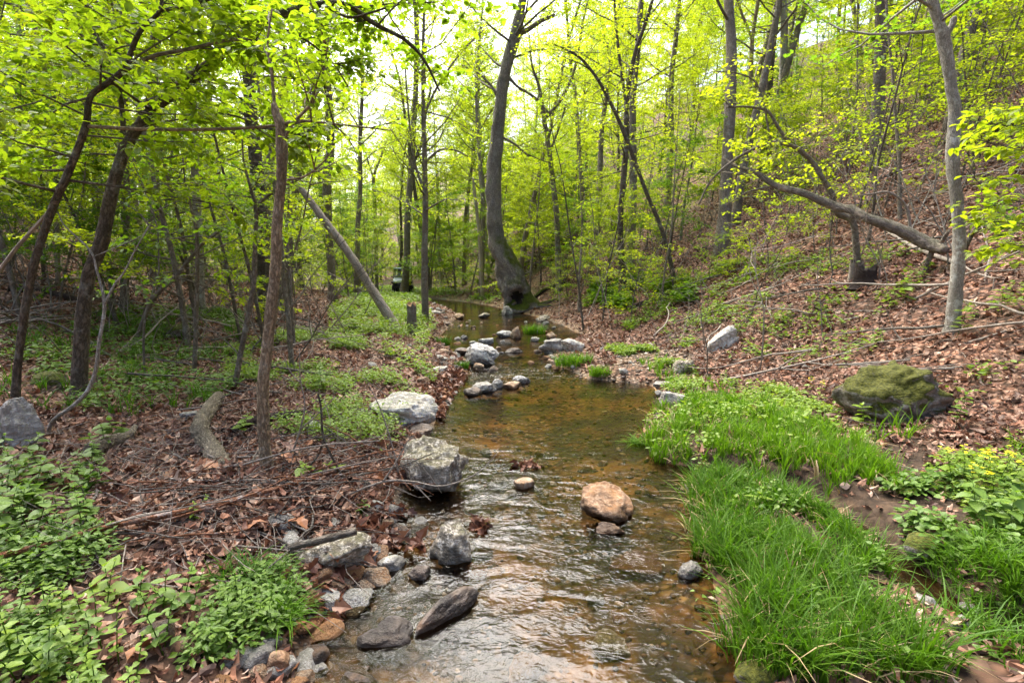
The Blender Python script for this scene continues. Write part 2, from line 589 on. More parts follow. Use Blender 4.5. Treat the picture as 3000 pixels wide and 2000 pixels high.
M['bark_brown'] = bark_mat('bark_brown', (.07, .048, .030), (.40, .305, .195), lich=.3, scale=1.3)
M['bark_pale'] = bark_mat('bark_pale', (.085, .075, .06), (.46, .42, .36), (.64, .64, .60), .85, scale=1.6)
M['bark_syc'] = bark_mat('bark_syc', (.06, .048, .042), (.255, .215, .19), (.42, .40, .38), .5, scale=.45, stretch=.4)
M['bark_syc_moss'] = bark_mat('bark_syc_moss', (.045, .036, .031), (.37, .32, .285), (.42, .40, .38), .5, moss=1.0, scale=.45, stretch=.4)
M['bark_twig'] = bark_mat('bark_twig', (.05, .040, .032), (.19, .165, .14), scale=2)
M['wood_grey'] = bark_mat('wood_grey', (.10, .075, .055), (.52, .44, .355), (.66, .58, .49), .5, scale=1.2, stretch=.06)
M['wood_log'] = bark_mat('wood_log', (.05, .04, .034), (.32, .27, .235), (.58, .47, .38), .8, moss=.35, scale=.9, stretch=.25)
M['bark_chunky'] = bark_mat('bark_chunky', (.028, .021, .015), (.50, .42, .30), (.58, .51, .39), .3, scale=.8, ridge=1.8, stretch=.5, deep=2.0)
M['wood_rotten'] = bark_mat('wood_rotten', (.010, .007, .006), (.075, .050, .042), lich=.0, scale=1.6)
M['stick_red'] = bark_mat('stick_red', (.10, .038, .018), (.30, .13, .065), (.55, .50, .46), .95, scale=1.6, stretch=.3)
M['stick_pale'] = bark_mat('stick_pale', (.14, .11, .09), (.42, .36, .30), scale=2.5)
M['moss_log'] = bark_mat('moss_log', (.014, .011, .009), (.06, .045, .035), lich=.0, moss=1.0)

def flat_mat(name, col, rough=.5, metal=0.0, var=.12, bump=0.0, scale=20, spec=.5):
    m = NT(name)
    n = m.noise(m.co('Object'), scale, 4)
    c = m.mix(m.math('MULTIPLY', n, var * 2), col, tuple(v * .45 for v in col))
    b = m.bump(n, bump) if bump else None
    return m.done(m.principled(c, rough, b, Metallic=metal, Specular_IOR_Level=spec))
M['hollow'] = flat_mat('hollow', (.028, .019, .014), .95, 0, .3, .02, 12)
M['cut_wood'] = flat_mat('cut_wood', (.38, .22, .10), .8, 0, .3, .02, 25)

def rock_mat(name, base, dark, spots, spot_amt=.5, moss=0.0, rust=0.0, scale=1.0, wet=0.0, moss_lo=.55):
    m = NT(name)
    co = m.co('Object')
    n1 = m.noise(co, 5 * scale, 7, .65, .4)
    n2 = m.noise(co, 19 * scale, 5, .7)
    lay = m.noise(m.co('Object', (1, 1, 5)), 4 * scale, 5, .6, .5)
    col = m.ramp(n1, [(.28, dark), (.5, tuple((a * .55 + b * .45) for a, b in zip(base, dark))), (.68, base)])
    col = m.mix(m.math('MULTIPLY', m.ramp(lay, [(.38, 1), (.5, 0)]), .55), col, dark)
    if rust:
        col = m.mix(m.math('MULTIPLY', m.ramp(m.noise(co, 3.1 * scale, 3), [(.45, 0), (.6, 1)]), rust), col, (.34, .16, .055))
    col = m.mix(m.math('MULTIPLY', m.ramp(n2, [(.50, 0), (.58, 1)]), spot_amt), col, spots)
    if moss:
        nn = m.n('ShaderNodeNewGeometry').outputs['Normal']
        sx = m.n('ShaderNodeSeparateXYZ'); m.l(nn, sx.inputs[0])
        k = m.math('ADD', m.math('MULTIPLY', sx.outputs[2], .35), n1)
        mm = m.math('MULTIPLY', m.ramp(k, [(moss_lo, 0), (moss_lo + .12, 1)]), moss)
        mc = m.ramp(m.noise(co, 55, 4), [(.3, (.022, .028, .004)), (.7, (.10, .10, .011))])
        col = m.mix(mm, col, mc)
    wa = m.n('ShaderNodeAttribute'); wa.attribute_name = 'wet'
    col = m.mix(m.math('MULTIPLY', wa.outputs['Fac'], .72), col, tuple(v * .22 for v in dark))
    crack = m.ramp(m.vor(co, 4.5 * scale, 'DISTANCE_TO_EDGE'), [(0, 0), (.03, 1)])
    h = m.math('ADD', m.math('MULTIPLY', n1, 1.0), m.math('ADD', m.math('MULTIPLY', n2, .35), m.math('MULTIPLY', lay, .5)))
    b = m.bump(h, .075 / scale, .9)
    rg = m.math('SUBTRACT', .82 - .5 * wet, m.math('MULTIPLY', wa.outputs['Fac'], .45 if wet < .3 else .1))
    return m.done(m.principled(col, rg, b, Specular_IOR_Level=.25 + .3 * wet))
M['rock_white'] = rock_mat('rock_white', (.60, .57, .52), (.22, .19, .15), (.72, .70, .66), .7, .45, scale=1.3, moss_lo=.74)
M['rock_mossy'] = rock_mat('rock_mossy', (.34, .29, .22), (.075, .062, .045), (.62, .56, .47), .8, .45, scale=1.5, moss_lo=.70)
M['rock_brown'] = rock_mat('rock_brown', (.34, .205, .12), (.10, .055, .032), (.42, .30, .20), .5, 0, .5, 1.5)
M['rock_grey'] = rock_mat('rock_grey', (.36, .34, .31), (.13, .115, .10), (.52, .50, .46), .5, .2, moss_lo=.75)
M['rock_mottle'] = rock_mat('rock_mottle', (.48, .46, .43), (.10, .09, .08), (.66, .64, .60), .8, 0, scale=1.3)
M['rock_tan'] = rock_mat('rock_tan', (.47, .36, .25), (.20, .125, .075), (.55, .47, .37), .4, 0, .6)
M['rock_wet'] = rock_mat('rock_wet', (.14, .105, .08), (.045, .032, .025), (.26, .22, .19), .35, 0, .25, wet=.5)
M['rock_moss'] = rock_mat('rock_moss', (.25, .215, .18), (.065, .052, .042), (.40, .38, .35), .45, 1.0, moss_lo=.49)
M['rock_orange'] = rock_mat('rock_orange', (.40, .20, .08), (.20, .09, .035), (.44, .28, .15), .4, 0, .6, wet=.4)

def ground_mat():
    m = NT('forest_floor')
    p = m.pos()
    # leaf-sized cells: overlapping dead leaves
    wv = m.n('ShaderNodeVectorMath'); wv.operation = 'ADD'
    nd = m.n('ShaderNodeTexNoise'); nd.inputs['Scale'].default_value = 9; m.l(p, nd.inputs['Vector'])
    sc = m.n('ShaderNodeVectorMath'); sc.operation = 'SCALE'; sc.inputs['Scale'].default_value = .06
    m.l(nd.outputs[1], sc.inputs[0]); m.l(p, wv.inputs[0]); m.l(sc.outputs[0], wv.inputs[1])
    v = m.n('ShaderNodeTexVoronoi'); v.inputs['Scale'].default_value = 15; m.l(wv.outputs[0], v.inputs['Vector'])
    sp = m.n('ShaderNodeSeparateColor'); m.l(v.outputs['Color'], sp.inputs[0])
    leaf = m.ramp(sp.outputs[0], [(0, (.055, .026, .018)), (.35, (.16, .075, .045)), (.7, (.29, .145, .09)), (1, (.44, .27, .19))])
    e = m.ramp(v.outputs['Distance'], [(.25, 1), (.75, .12)])
    leaf = m.mix(1.0, leaf, e, 'MULTIPLY')
    soil = m.ramp(m.noise(p, 12, 6, .7), [(.3, (.028, .018, .012)), (.7, (.12, .078, .05))])
    n1 = m.noise(p, .9, 4)
    floor = m.mix(m.ramp(n1, [(.35, 1), (.6, 0)]), leaf, m.mix(.5, leaf, soil))
    # gravel along the creek
    gv = m.n('ShaderNodeTexVoronoi'); gv.inputs['Scale'].default_value = 34; m.l(p, gv.inputs['Vector'])
    gs = m.n('ShaderNodeSeparateColor'); m.l(gv.outputs['Color'], gs.inputs[0])
    gravel = m.ramp(gs.outputs[1], [(0, (.12, .065, .035)), (.4, (.32, .20, .115)), (.75, (.46, .33, .22)), (1, (.60, .50, .40))])
    gravel = m.mix(1.0, gravel, m.ramp(gv.outputs['Distance'], [(.2, 1), (.6, .2)]), 'MULTIPLY')
    # creek bed: silt, sand and rusty pebbles
    bv = m.n('ShaderNodeTexVoronoi'); bv.inputs['Scale'].default_value = 20; m.l(wv.outputs[0], bv.inputs['Vector'])
    bs = m.n('ShaderNodeSeparateColor'); m.l(bv.outputs['Color'], bs.inputs[0])
    peb = m.ramp(bs.outputs[0], [(0, (.05, .026, .012)), (.4, (.19, .095, .035)), (.75, (.34, .185, .07)), (1, (.48, .34, .19))])
    peb = m.mix(1.0, peb, m.ramp(bv.outputs['Distance'], [(.25, 1), (.65, .25)]), 'MULTIPLY')
    sand = m.ramp(m.noise(p, 3.2, 5), [(.3, (.065, .040, .016)), (.5, (.22, .12, .04)), (.7, (.42, .23, .075))])
    bed = m.mix(m.ramp(m.noise(p, 1.7, 4), [(.38, 0), (.58, 1)]), sand, peb)
    silt = m.ramp(m.noise(p, 1.3, 4, .6), [(.44, 1), (.56, 0)])
    bed = m.mix(m.math('MULTIPLY', silt, .85), bed, (.016, .024, .022))
    def at_(k):
        a = m.n('ShaderNodeAttribute'); a.attribute_name = k
        return a.outputs['Fac']
    col = m.mix(at_('gravel'), floor, gravel)
    mossc = m.ramp(m.noise(p, 40, 4), [(.3, (.025, .032, .006)), (.7, (.085, .10, .015))])
    col = m.mix(at_('moss'), col, mossc)
    mudc = m.ramp(m.noise(p, 14, 6, .7), [(.3, (.014, .010, .007)), (.55, (.05, .032, .020)), (.75, (.11, .068, .040))])
    col = m.mix(at_('mud'), col, mudc)
    col = m.mix(at_('bed'), col, bed)
    col = m.mix(m.math('MULTIPLY', at_('mud'), .75), col, mudc)
    hh = m.math('ADD', m.math('MULTIPLY', sp.outputs[1], .6), m.math('SUBTRACT', 1.0, v.outputs['Distance']))
    b = m.bump(hh, .03, .8)
    rough = m.math('SUBTRACT', .9, m.math('MULTIPLY', at_('bed'), .3))
    return m.done(m.principled(col, rough, b, Specular_IOR_Level=.2))
M['ground'] = ground_mat()

def water_mat():
    m = NT('creek_water')
    p = m.pos()
    # ripples drawn out along the flow, quicker in the riffles
    mp = m.n('ShaderNodeMapping'); mp.inputs['Scale'].default_value = (.75, 1.25, 1); m.l(p, mp.inputs[0])
    n1 = m.noise(mp.outputs[0], 19, 1, .4, 1.8)
    n2 = m.noise(mp.outputs[0], 5.5, 1, .4, .8)
    n3 = m.noise(mp.outputs[0], 60, 2, .5, .8)
    a = m.n('ShaderNodeAttribute'); a.attribute_name = 'riffle'
    h = m.math('ADD', m.math('MULTIPLY', n1, .060), m.math('ADD', m.math('MULTIPLY', n2, .20), m.math('MULTIPLY', n3, .007)))
    h = m.math('MULTIPLY', h, a.outputs['Fac'])
    b = m.bump(h, .085, 1.0)
    fr = m.n('ShaderNodeFresnel'); fr.inputs['IOR'].default_value = 1.33; m.l(b, fr.inputs['Normal'])
    t = m.n('ShaderNodeBsdfTransparent'); t.inputs[0].default_value = (.52, .46, .34, 1)
    g = m.n('ShaderNodeBsdfAnisotropic') if False else m.n('ShaderNodeBsdfGlossy')
    g.inputs['Roughness'].default_value = .025
    m.l(b, g.inputs['Normal'])
    mx = m.n('ShaderNodeMixShader')
    m.l(fr.outputs[0], mx.inputs[0]); m.l(t.outputs[0], mx.inputs[1]); m.l(g.outputs[0], mx.inputs[2])
    return m.done(mx)
M['water'] = water_mat()
M['paint_black'] = flat_mat('paint_black', (.010, .011, .013), .35, 0, .2)
M['paint_silver'] = flat_mat('paint_silver', (.55, .62, .68), .25, .3, .05)
M['paint_roof'] = flat_mat('paint_roof', (.30, .42, .48), .3, 0, .05)
M['rubber'] = flat_mat('rubber', (.012, .012, .013), .9, 0, .3, .01, 40)
M['steel'] = flat_mat('steel', (.25, .26, .28), .4, .8)
M['lamp_glass'] = flat_mat('lamp_glass', (.75, .78, .80), .1, 0, .02)
def glass_mat():
    m = NT('windscreen')
    fr = m.n('ShaderNodeFresnel'); fr.inputs['IOR'].default_value = 1.45
    t = m.n('ShaderNodeBsdfTransparent'); t.inputs[0].default_value = (.80, .86, .86, 1)
    g = m.n('ShaderNodeBsdfGlossy'); g.inputs['Roughness'].default_value = .03
    mx = m.n('ShaderNodeMixShader')
    m.l(m.math('ADD', fr.outputs[0], m.math('MULTIPLY', m.noise(m.co('Object'), 3), .05)), mx.inputs[0])
    m.l(t.outputs[0], mx.inputs[1]); m.l(g.outputs[0], mx.inputs[2])
    return m.done(mx)
M['glass'] = glass_mat()
# ------------------------------------------------------------------ ground sheet
def _axis(fine0, fine1, step, far, grow):
    a = list(np.arange(fine0, fine1, step))
    s, v = step, a[-1]
    while v < far:
        s *= grow; v += s; a.append(v)
    return a
_xs = np.array(sorted([-v for v in _axis(.03, 6.5, .065, 170, 1.055)] + _axis(.03, 6.5, .065, 170, 1.055)))
_ys = np.array(list(np.arange(-12, .6, .6)) + _axis(.6, 13, .07, 230, 1.035))
_X, _Y = np.meshgrid(_xs, _ys)
_x, _y = _X.ravel(), _Y.ravel()
_z = land(_x, _y)
_W = water(_y)
_rd = riv_dist(_x, _y)
_n = fbm2(_x, _y, 1.3, 41, 3)
_over = _z - _W
_a_bed = np.clip(1 - (_over + .005 + .012 * _n) / .03, 0, 1) * np.clip(1 - (_x - 8) / 2, 0, 1)
_gz = np.maximum(edgeL(_y) - _x, _x - edgeR(_y))
_pxv, _pyv, _ = proj(np.stack([_x, _y, _z], 1))
_bar = np.exp(-(((_x - 2.5) / .8) ** 2 + ((_y - 8.6) / 1.3) ** 2)) + np.exp(-(((_x + 1.2) / .5) ** 2 + ((_y - 9.2) / .7) ** 2)) + np.exp(-(((_x + 3) / 2.2) ** 2 + ((_y - 27) / 2.5) ** 2))
_a_gravel = np.clip(1.25 - _gz / .35 + .5 * _n, 0, 1) * (_over > 0) * (_y > 2) * (1 - np.clip(1 - _rd / .3, 0, 1)) + np.clip(_bar * 1.8 - .5 + .3 * _n, 0, 1)
_a_gravel = np.clip(_a_gravel, 0, 1) * (_gz < 3) * ~((_x > edgeR(_y)) & (_y < 6.2))
_rg = np.exp(-(((_x - 2.2) / 1.5) ** 2 + ((_y - 3.4) / 2.2) ** 2))
_lg = np.exp(-(((_x + 2.2) / 1.3) ** 2 + ((_y - 11) / 3.0) ** 2))
_a_moss = np.clip(_rg * .5 + _lg * .8 + .5 * _n - .35, 0, .8)
_a_moss = np.maximum(_a_moss, np.clip((_y - 17) / 12, 0, 1) * np.clip(.35 + .8 * fbm2(_x, _y, .5, 44, 3), 0, .75))
_nx, _ny = len(_xs), len(_ys)
_i = (np.arange(_ny - 1)[:, None] * _nx + np.arange(_nx - 1)[None]).ravel()
_Q = np.stack([_i, _i + 1, _i + 1 + _nx, _i + _nx], 1)
tag(link('ground', mesh('ground', np.stack([_x, _y, _z], 1), _Q, M['ground'], True, {'bed': _a_bed, 'gravel': _a_gravel, 'moss': _a_moss, 'mud': np.clip(1.7 * _rg - .35 + .4 * _n, 0, 1) * np.clip((_x - edgeR(_y)) / .15 + .3, 0, 1)})), None, None, None, 'structure')

_Zg = _z.reshape(_ny, _nx)
def land1(x, y):
    """height of the ground sheet itself at one point"""
    i = min(max(int(np.searchsorted(_xs, x)) - 1, 0), _nx - 2)
    j = min(max(int(np.searchsorted(_ys, y)) - 1, 0), _ny - 2)
    u = (x - _xs[i]) / (_xs[i + 1] - _xs[i]); v = (y - _ys[j]) / (_ys[j + 1] - _ys[j])
    return float((_Zg[j, i] * (1 - u) + _Zg[j, i + 1] * u) * (1 - v) + (_Zg[j + 1, i] * (1 - u) + _Zg[j + 1, i + 1] * u) * v)

# ------------------------------------------------------------------ creek water: one sheet following the fall of the creek
def water_sheet():
    def patch(xs, ys):
        X, Y = xs, ys
        n, k = X.shape
        x, y = X.ravel(), Y.ravel()
        rif = .20 + .75 * np.exp(-((y - 3.4) / .9) ** 2) + .35 * np.exp(-((y - 2.2) / .8) ** 2) + 1.0 * np.exp(-((y - 8.2) / .8) ** 2) + .8 * np.exp(-((y - 15.5) / 1.2) ** 2) + .35 * np.exp(-((y - 5.0) / .9) ** 2)
        rif = rif * np.clip(14 / np.maximum(y, 14), .3, 1)
        z = water(y) + rif * (.010 * fbm2(x, y, 2.2, 77, 2) + .004 * fbm2(x * .8, y * 1.6, 6.0, 78, 2))
        i = (np.arange(n - 1)[:, None] * k + np.arange(k - 1)[None]).ravel()
        Q = np.stack([i, i + 1, i + 1 + k, i + k], 1)
        g = land(x, y) - z                        # drop cells that lie under dry ground
        return np.stack([x, y, z], 1), Q[g[Q].min(1) < .02], rif
    a = patch(*np.meshgrid(np.arange(-2.4, 5.4, .05), np.arange(.5, 12.01, .05)))
    ys = np.geomspace(12.0, 60, 110)
    lo, hi, u = edgeL(ys) - .6, edgeR(ys) + .5, np.linspace(0, 1, 80)
    b = patch(lo[:, None] + (hi - lo)[:, None] * u[None], np.repeat(ys[:, None], 80, 1))
    o = link('creek_water', mesh('creek_water', np.vstack([a[0], b[0]]), np.vstack([a[1], b[1] + len(a[0])]), M['water'], True, {'riffle': np.concatenate([a[2], b[2]])}))
    tag(o, None, None, None, 'structure')
water_sheet()

# ------------------------------------------------------------------ rocks
def ico(sub):
    t = (1 + 5 ** .5) / 2
    V = norm(np.array([[-1, t, 0], [1, t, 0], [-1, -t, 0], [1, -t, 0], [0, -1, t], [0, 1, t], [0, -1, -t], [0, 1, -t], [t, 0, -1], [t, 0, 1], [-t, 0, -1], [-t, 0, 1]], float))
    T = np.array([[0, 11, 5], [0, 5, 1], [0, 1, 7], [0, 7, 10], [0, 10, 11], [1, 5, 9], [5, 11, 4], [11, 10, 2], [10, 7, 6], [7, 1, 8],
                  [3, 9, 4], [3, 4, 2], [3, 2, 6], [3, 6, 8], [3, 8, 9], [4, 9, 5], [2, 4, 11], [6, 2, 10], [8, 6, 7], [9, 8, 1]])
    for _ in range(sub):
        E = np.sort(np.vstack([T[:, [0, 1]], T[:, [1, 2]], T[:, [2, 0]]]), 1)
        U, inv = np.unique(E, axis=0, return_inverse=True)
        inv = inv.ravel()
        m = norm(V[U].mean(1))
        k = len(V) + inv
        n = len(T)
        a, b, c = k[:n], k[n:2 * n], k[2 * n:]
        T = np.vstack([np.stack([T[:, 0], a, c], 1), np.stack([T[:, 1], b, a], 1), np.stack([T[:, 2], c, b], 1), np.stack([a, b, c], 1)])
        V = np.vstack([V, m])
    return V, T
ICO = {k: ico(k) for k in (1, 2, 3, 4)}

def rock_geo(seed, dims, sub=3, cuts=7, facet=.75, rough=.13, flat_top=None, layer=0.0, peak=0.0):
    V, T = ICO[sub]
    rng = np.random.default_rng(seed)
    V = V.copy()
    # broken faces: slice the ball by random planes
    pl = norm(rng.normal(size=(cuts, 3)) * np.array([1, 1, .8]))
    dd = rng.uniform(facet - .18, facet + .12, cuts)
    if flat_top is not None:
        pl = np.vstack([pl, norm(np.array([[rng.uniform(-.2, .2), rng.uniform(-.3, .1), 1]]))])
        dd = np.append(dd, flat_top)
    for n, d in zip(pl, dd):
        s = V @ n
        V = V - np.maximum(s - d, 0)[:, None] * n * .93
    V = V + norm(V) * (rough * fbm(V * 1.7 + seed * 3.1, seed, 4))[:, None] + norm(V) * (rough * .5 * fbm(V * 5 + seed, seed + 5, 3))[:, None]
    if peak:
        V[:, :2] *= (1 - peak * np.clip((V[:, 2:3] + .6) / 1.6, 0, 1))
    if layer:
        V[:, :2] *= (1 + layer * np.sign(np.sin(V[:, 2:3] * 9 + seed)) * .5)
    lo, hi = V.min(0), V.max(0)
    V = (V - (lo + hi) / 2) / (hi - lo) * np.array(dims)
    return V, T

def rock(label, vx, vyb, w_, h_, mat, seed, deep=.8, sink=.28, rz=0.0, tilt=(0, 0), name='boulder', group=None, sub=3, dz=0.0, D=None, **kw):
    """vyb: picture height of the waterline or foot; w_, h_ picture size"""
    p = ground(vx, vyb) if D is None else at(vx, vyb, D)
    damp = 0.0
    wl = float(water(p[1]))
    if p[2] < wl:
        x, y = _hit_water(vx, vyb)
        p = np.array([x, y, wl - .02]); damp = 1.0
    k = (p[1] * CP - (p[2] - CAMZ) * SP) / F * 1.08
    W_, H_ = w_ * k * squeeze(vx), h_ * k * .92
    dims = (W_, W_ * deep, H_ / (1 - sink))
    V, T = rock_geo(seed, dims, sub, **kw)
    tx, ty = tilt
    cx, sx, cy, sy, cz, sz = math.cos(tx), math.sin(tx), math.cos(ty), math.sin(ty), math.cos(rz), math.sin(rz)
    V = V @ np.array([[1, 0, 0], [0, cx, sx], [0, -sx, cx]]) @ np.array([[cy, 0, -sy], [0, 1, 0], [sy, 0, cy]]) @ np.array([[cz, sz, 0], [-sz, cz, 0], [0, 0, 1]])
    ext = V[:, 2].max() - V[:, 2].min()
    V[:, 2] -= V[:, 2].min() + ext * sink
    c = p + np.array([0, W_ * deep * .35, dz])
    c[2] = p[2] + dz
    wet_ = damp * np.clip((.085 + .06 * fbm(V * 9, seed, 2) - V[:, 2]) / .03, 0, 1)
    o = link(name, mesh(name, V, T, M[mat], True, {'wet': wet_}), loc=c)
    return tag(o, label, 'rock', group)
# ------------------------------------------------------------------ trees
UP = np.array([0, 0, 1.0])
def wander(rng, p0, d0, L, n, bend, lift=0.0):
    d = d0 / np.linalg.norm(d0)
    P = [np.array(p0, float)]
    for _ in range(n):
        d = d + rng.normal(size=3) * bend + UP * lift
        d = d / np.linalg.norm(d)
        P.append(P[-1] + d * L / n)
    return np.array(P)

def point_on(P, t):
    u = t * (len(P) - 1)
    i = min(int(u), len(P) - 2)
    return P[i] + (P[i + 1] - P[i]) * (u - i), norm(P[i + 1] - P[i])

class Crown:
    """limbs, twigs and leaves grown on a stem"""
    def __init__(s, rng):
        s.rng, s.limbs, s.twigs, s.A, s.B, s.n = rng, [], [], [], [], []
    def limb(s, p, d, L, r, twigs, tw_len, leaves, bend=.12, lift=.0, flat=.75, bare=.25, keep=True):
        rng = s.rng
        P = wander(rng, p, d, L, max(4, int(L / .35)), bend, lift)
        if keep: s.limbs.append((P, np.linspace(r, max(r * .22, .003), len(P))))
        for q in range(twigs):
            t = bare + (1 - bare) * (q + rng.uniform(0, 1)) / twigs
            b, dd = point_on(P, min(t, .999))
            side = norm(np.cross(dd, UP) + 1e-4) * (1 if q % 2 else -1)
            dirn = norm(dd * rng.uniform(.3, .9) + side * rng.uniform(.5, 1.1) + UP * rng.normal() * (1 - flat) + rng.normal(size=3) * .15)
            l = tw_len * rng.uniform(.55, 1.25) * (1.15 - .5 * t)
            T_ = wander(rng, b, dirn, l, 3, .16, 0)
            s.twigs.append((T_, max(r * .18, .0025)))
            for a, c in zip(T_[:-1], T_[1:]):
                s.A.append(a); s.B.append(c); s.n.append(leaves / 3)
        tip, dd = P[-2], P[-1]
        s.A.append(P[-2]); s.B.append(P[-1]); s.n.append(leaves / 2)
        return P
    def leafmesh(s, size, tmpl, mat, flat=.8, droop=.15, spread=.06, name='crown', origin=(0, 0, 0)):
        rng = s.rng
        A, B = np.array(s.A), np.array(s.B)
        n = np.array([int(v) + (rng.random() < v - int(v)) for v in s.n])
        i = np.repeat(np.arange(len(A)), n)
        u = rng.uniform(0, 1, len(i))[:, None]
        P = A[i] + (B[i] - A[i]) * u + rng.normal(size=(len(i), 3)) * spread * np.array([1, 1, .6])
        d = norm(B - A)[i]
        side = norm(np.cross(d, UP) + 1e-4) * rng.choice([-1, 1], len(i))[:, None]
        D = d * rng.uniform(.1, .9, (len(i), 1)) + side * rng.uniform(.4, 1.1, (len(i), 1)) + rng.normal(size=(len(i), 3)) * .25 - UP * droop
        N = UP * flat + rng.normal(size=(len(i), 3)) * (1.05 - flat)
        S = size * rng.uniform(.55, 1.2, len(i))
        V, T = stamp(tmpl, P, D, N, S)
        return mesh(name, V - np.asarray(origin), T, mat, False)
    def woodmesh(s, mat, sides=3, name='twigs', origin=(0, 0, 0), limbs=True):
        b = MB()
        if limbs:
            for P, r in s.limbs: b.tube(P, r, 5, False)
        for P, r in s.twigs: b.tube(P, np.linspace(r, r * .4, len(P)), sides, False)
        return b.mesh(name, mat, True, origin)

def finish_tree(root, cr, base, leafmat, size, tmpl, bark, flat=.8, sides=3, spread=.06, main=6):
    """the main limbs as parts of their own, the fine twigs joined, the leaves as the crown"""
    big = sorted(cr.limbs, key=lambda q: -q[1][0] * len(q[0]))[:main]
    rest = [q for q in cr.limbs if not any(q is b for b in big)]
    for P, r in big:
        MB().tube(P, r, 6, True).obj('limb', M[bark], root, True, base)
    cr2 = Crown(cr.rng); cr2.limbs, cr2.twigs = rest, cr.twigs
    if rest or cr.twigs:
        o = link('twigs', cr2.woodmesh(M['bark_twig'], sides, 'twigs', base), root)
        o['kind'] = 'stuff'
    if cr.A:
        link('crown', cr.leafmesh(size, tmpl, M[leafmat], flat, origin=base, spread=spread), root)

def traced(pts, D=None, drift=0.0, plant=True, n=None):
    """pts: (vx, vy, width) up the stem, seen in the picture; real depth from where the foot meets the ground"""
    if D is None:
        g = ground(pts[0][0], pts[0][1]); D = g[1]
    P, rad = [], []
    for i, (x, y, w_) in enumerate(pts):
        d = D + drift * i / (len(pts) - 1)
        P.append(at(x, y, d)); rad.append(w_ * d / F / 2 * squeeze(x))
    P, rad = np.array(P), np.array(rad)
    if plant:
        gz = land1(P[0][0], P[0][1])
        if P[0][2] > gz - .05:
            P[0][2] = gz - .06
    Z = spline(np.column_stack([P, rad]), n or (len(pts) - 1) * 6 + 1)
    return Z[:, :3], np.maximum(Z[:, 3], .0015), D

def hero(name, label, cat, pts, bark='bark_grey', D=None, drift=0.0, limbs=(), auto=None, leafmat='leaf_mid', size=.08, tmpl=LEAF2, seed=1,
         sides=12, rough=.10, flare=1.5, top=0.0, flat=.8, main=8, spread=.03, group=None):
    rng = np.random.default_rng(seed)
    P, r, D = traced(pts, D, drift)
    if flare > 1:
        hgt = P[:, 2] - P[0, 2]
        r = r * (1 + (flare - 1) * np.exp(-hgt / max(.10, r[0] * 1.6)))
    if top > 0:                                   # the stem goes on above the picture
        d = norm(P[-1] - P[-4])
        E = wander(rng, P[-1], d * .6 + UP * .6, top, int(top / .5) + 3, .06, .03)[1:]
        rr = np.linspace(r[-1], r[-1] * .25, len(E) + 1)[1:]
        P, r = np.vstack([P, E]), np.append(r, rr)
    base = P[0].copy(); base[2] = land1(base[0], base[1])
    root = thing(name, label, cat, base, group)
    MB().tube(P, r, sides, True, rough, seed).obj('trunk', M[bark], root, True, base)
    cr = Crown(rng)
    for lp in limbs:
        lpts, opt = (lp, {}) if not isinstance(lp, dict) else (lp['pts'], lp)
        Z = []
        for i, (x, y, w_) in enumerate(lpts):
            d = D + drift * .5 + opt.get('dd', 0.0) * i / max(1, len(lpts) - 1)
            Z.append([*at(x, y, d), w_ * d / F / 2 * squeeze(x)])
        # start inside the stem
        k = np.argmin(np.linalg.norm(P - np.array(Z[0][:3]), axis=1))
        Z[0][:3] = P[k]
        Z = spline(np.array(Z), (len(Z) - 1) * 5 + 1)
        MB().tube(Z[:, :3], np.maximum(Z[:, 3], .002), 7, True, .06, seed).obj('limb', M[opt.get('bark', bark)], root, True, base)
        tw = opt.get('tw', 0)
        for q in range(tw):
            t = rng.uniform(opt.get('t0', .35), 1)
            b, dd = point_on(Z[:, :3], min(t, .999))
            side = norm(np.cross(dd, UP) + 1e-4) * rng.choice([-1, 1])
            cr.limb(b, dd * .5 + side + rng.normal(size=3) * .35, opt.get('twl', .7) * rng.uniform(.6, 1.2), .006, 4, opt.get('twl', .7) * .6, opt.get('leaves', 8) * 1.4, keep=True)
    if auto:
        n, t0, t1, L, tw, twl, lv = auto[:7]
        n, lv = int(n * 1.5), lv * (1.25 if top < 5 else 1.0)
        lift = auto[7] if len(auto) > 7 else .15
        az = rng.uniform(0, 6.28)
        for q in range(n):
            t = t0 + (t1 - t0) * (q + rng.uniform(.1, .9)) / n
            b, dd = point_on(P, min(t, .999))
            az += 2.4 + rng.normal() * .3
            dirn = np.array([math.cos(az), math.sin(az), lift + rng.normal() * .2])
            l = L * rng.uniform(.6, 1.2) * (1.1 - .45 * t)
            rr = max(.006, min(r[min(int(t * (len(P) - 1)), len(P) - 1)] * .45, l * .012))
            cr.limb(b, dirn, l, rr, tw, twl, lv, lift=.01)
    finish_tree(root, cr, base, leafmat, size, tmpl, bark, flat, main=main, spread=spread)
    return root

V2 = [  # (dict kept short) the trees the photograph lets one tell apart
]
hero('slanting_tree', 'slim dark tree slanting beside the thick dark one, long level branch', 'tree',
     [(32, 925, 24), (45, 800, 22), (75, 620, 22), (120, 480, 21), (160, 390, 20), (197, 290, 18), (210, 220, 15), (280, 165, 15), (320, 75, 12), (367, 25, 9), (371, -40, 8)],
     'bark_dark', limbs=[dict(pts=[(280, 165, 12), (350, 130, 10), (440, 112, 9), (525, 92, 8), (590, 92, 6)], tw=5, leaves=12, twl=.5, bark='bark_grey'),
                         dict(pts=[(367, 28, 9), (450, 10, 8), (520, -20, 6)], tw=3, leaves=12, twl=.5),
                         dict(pts=[(205, 290, 10), (300, 296, 10), (400, 298, 9), (530, 296, 8), (640, 288, 6), (700, 280, 4)], tw=6, leaves=12, twl=.55, bark='bark_brown')],
     auto=(15, .30, .95, 1.25, 7, .5, 14), leafmat='leaf_mid', size=.085, tmpl=LEAF_OVAL, seed=3, top=1.2, main=3)
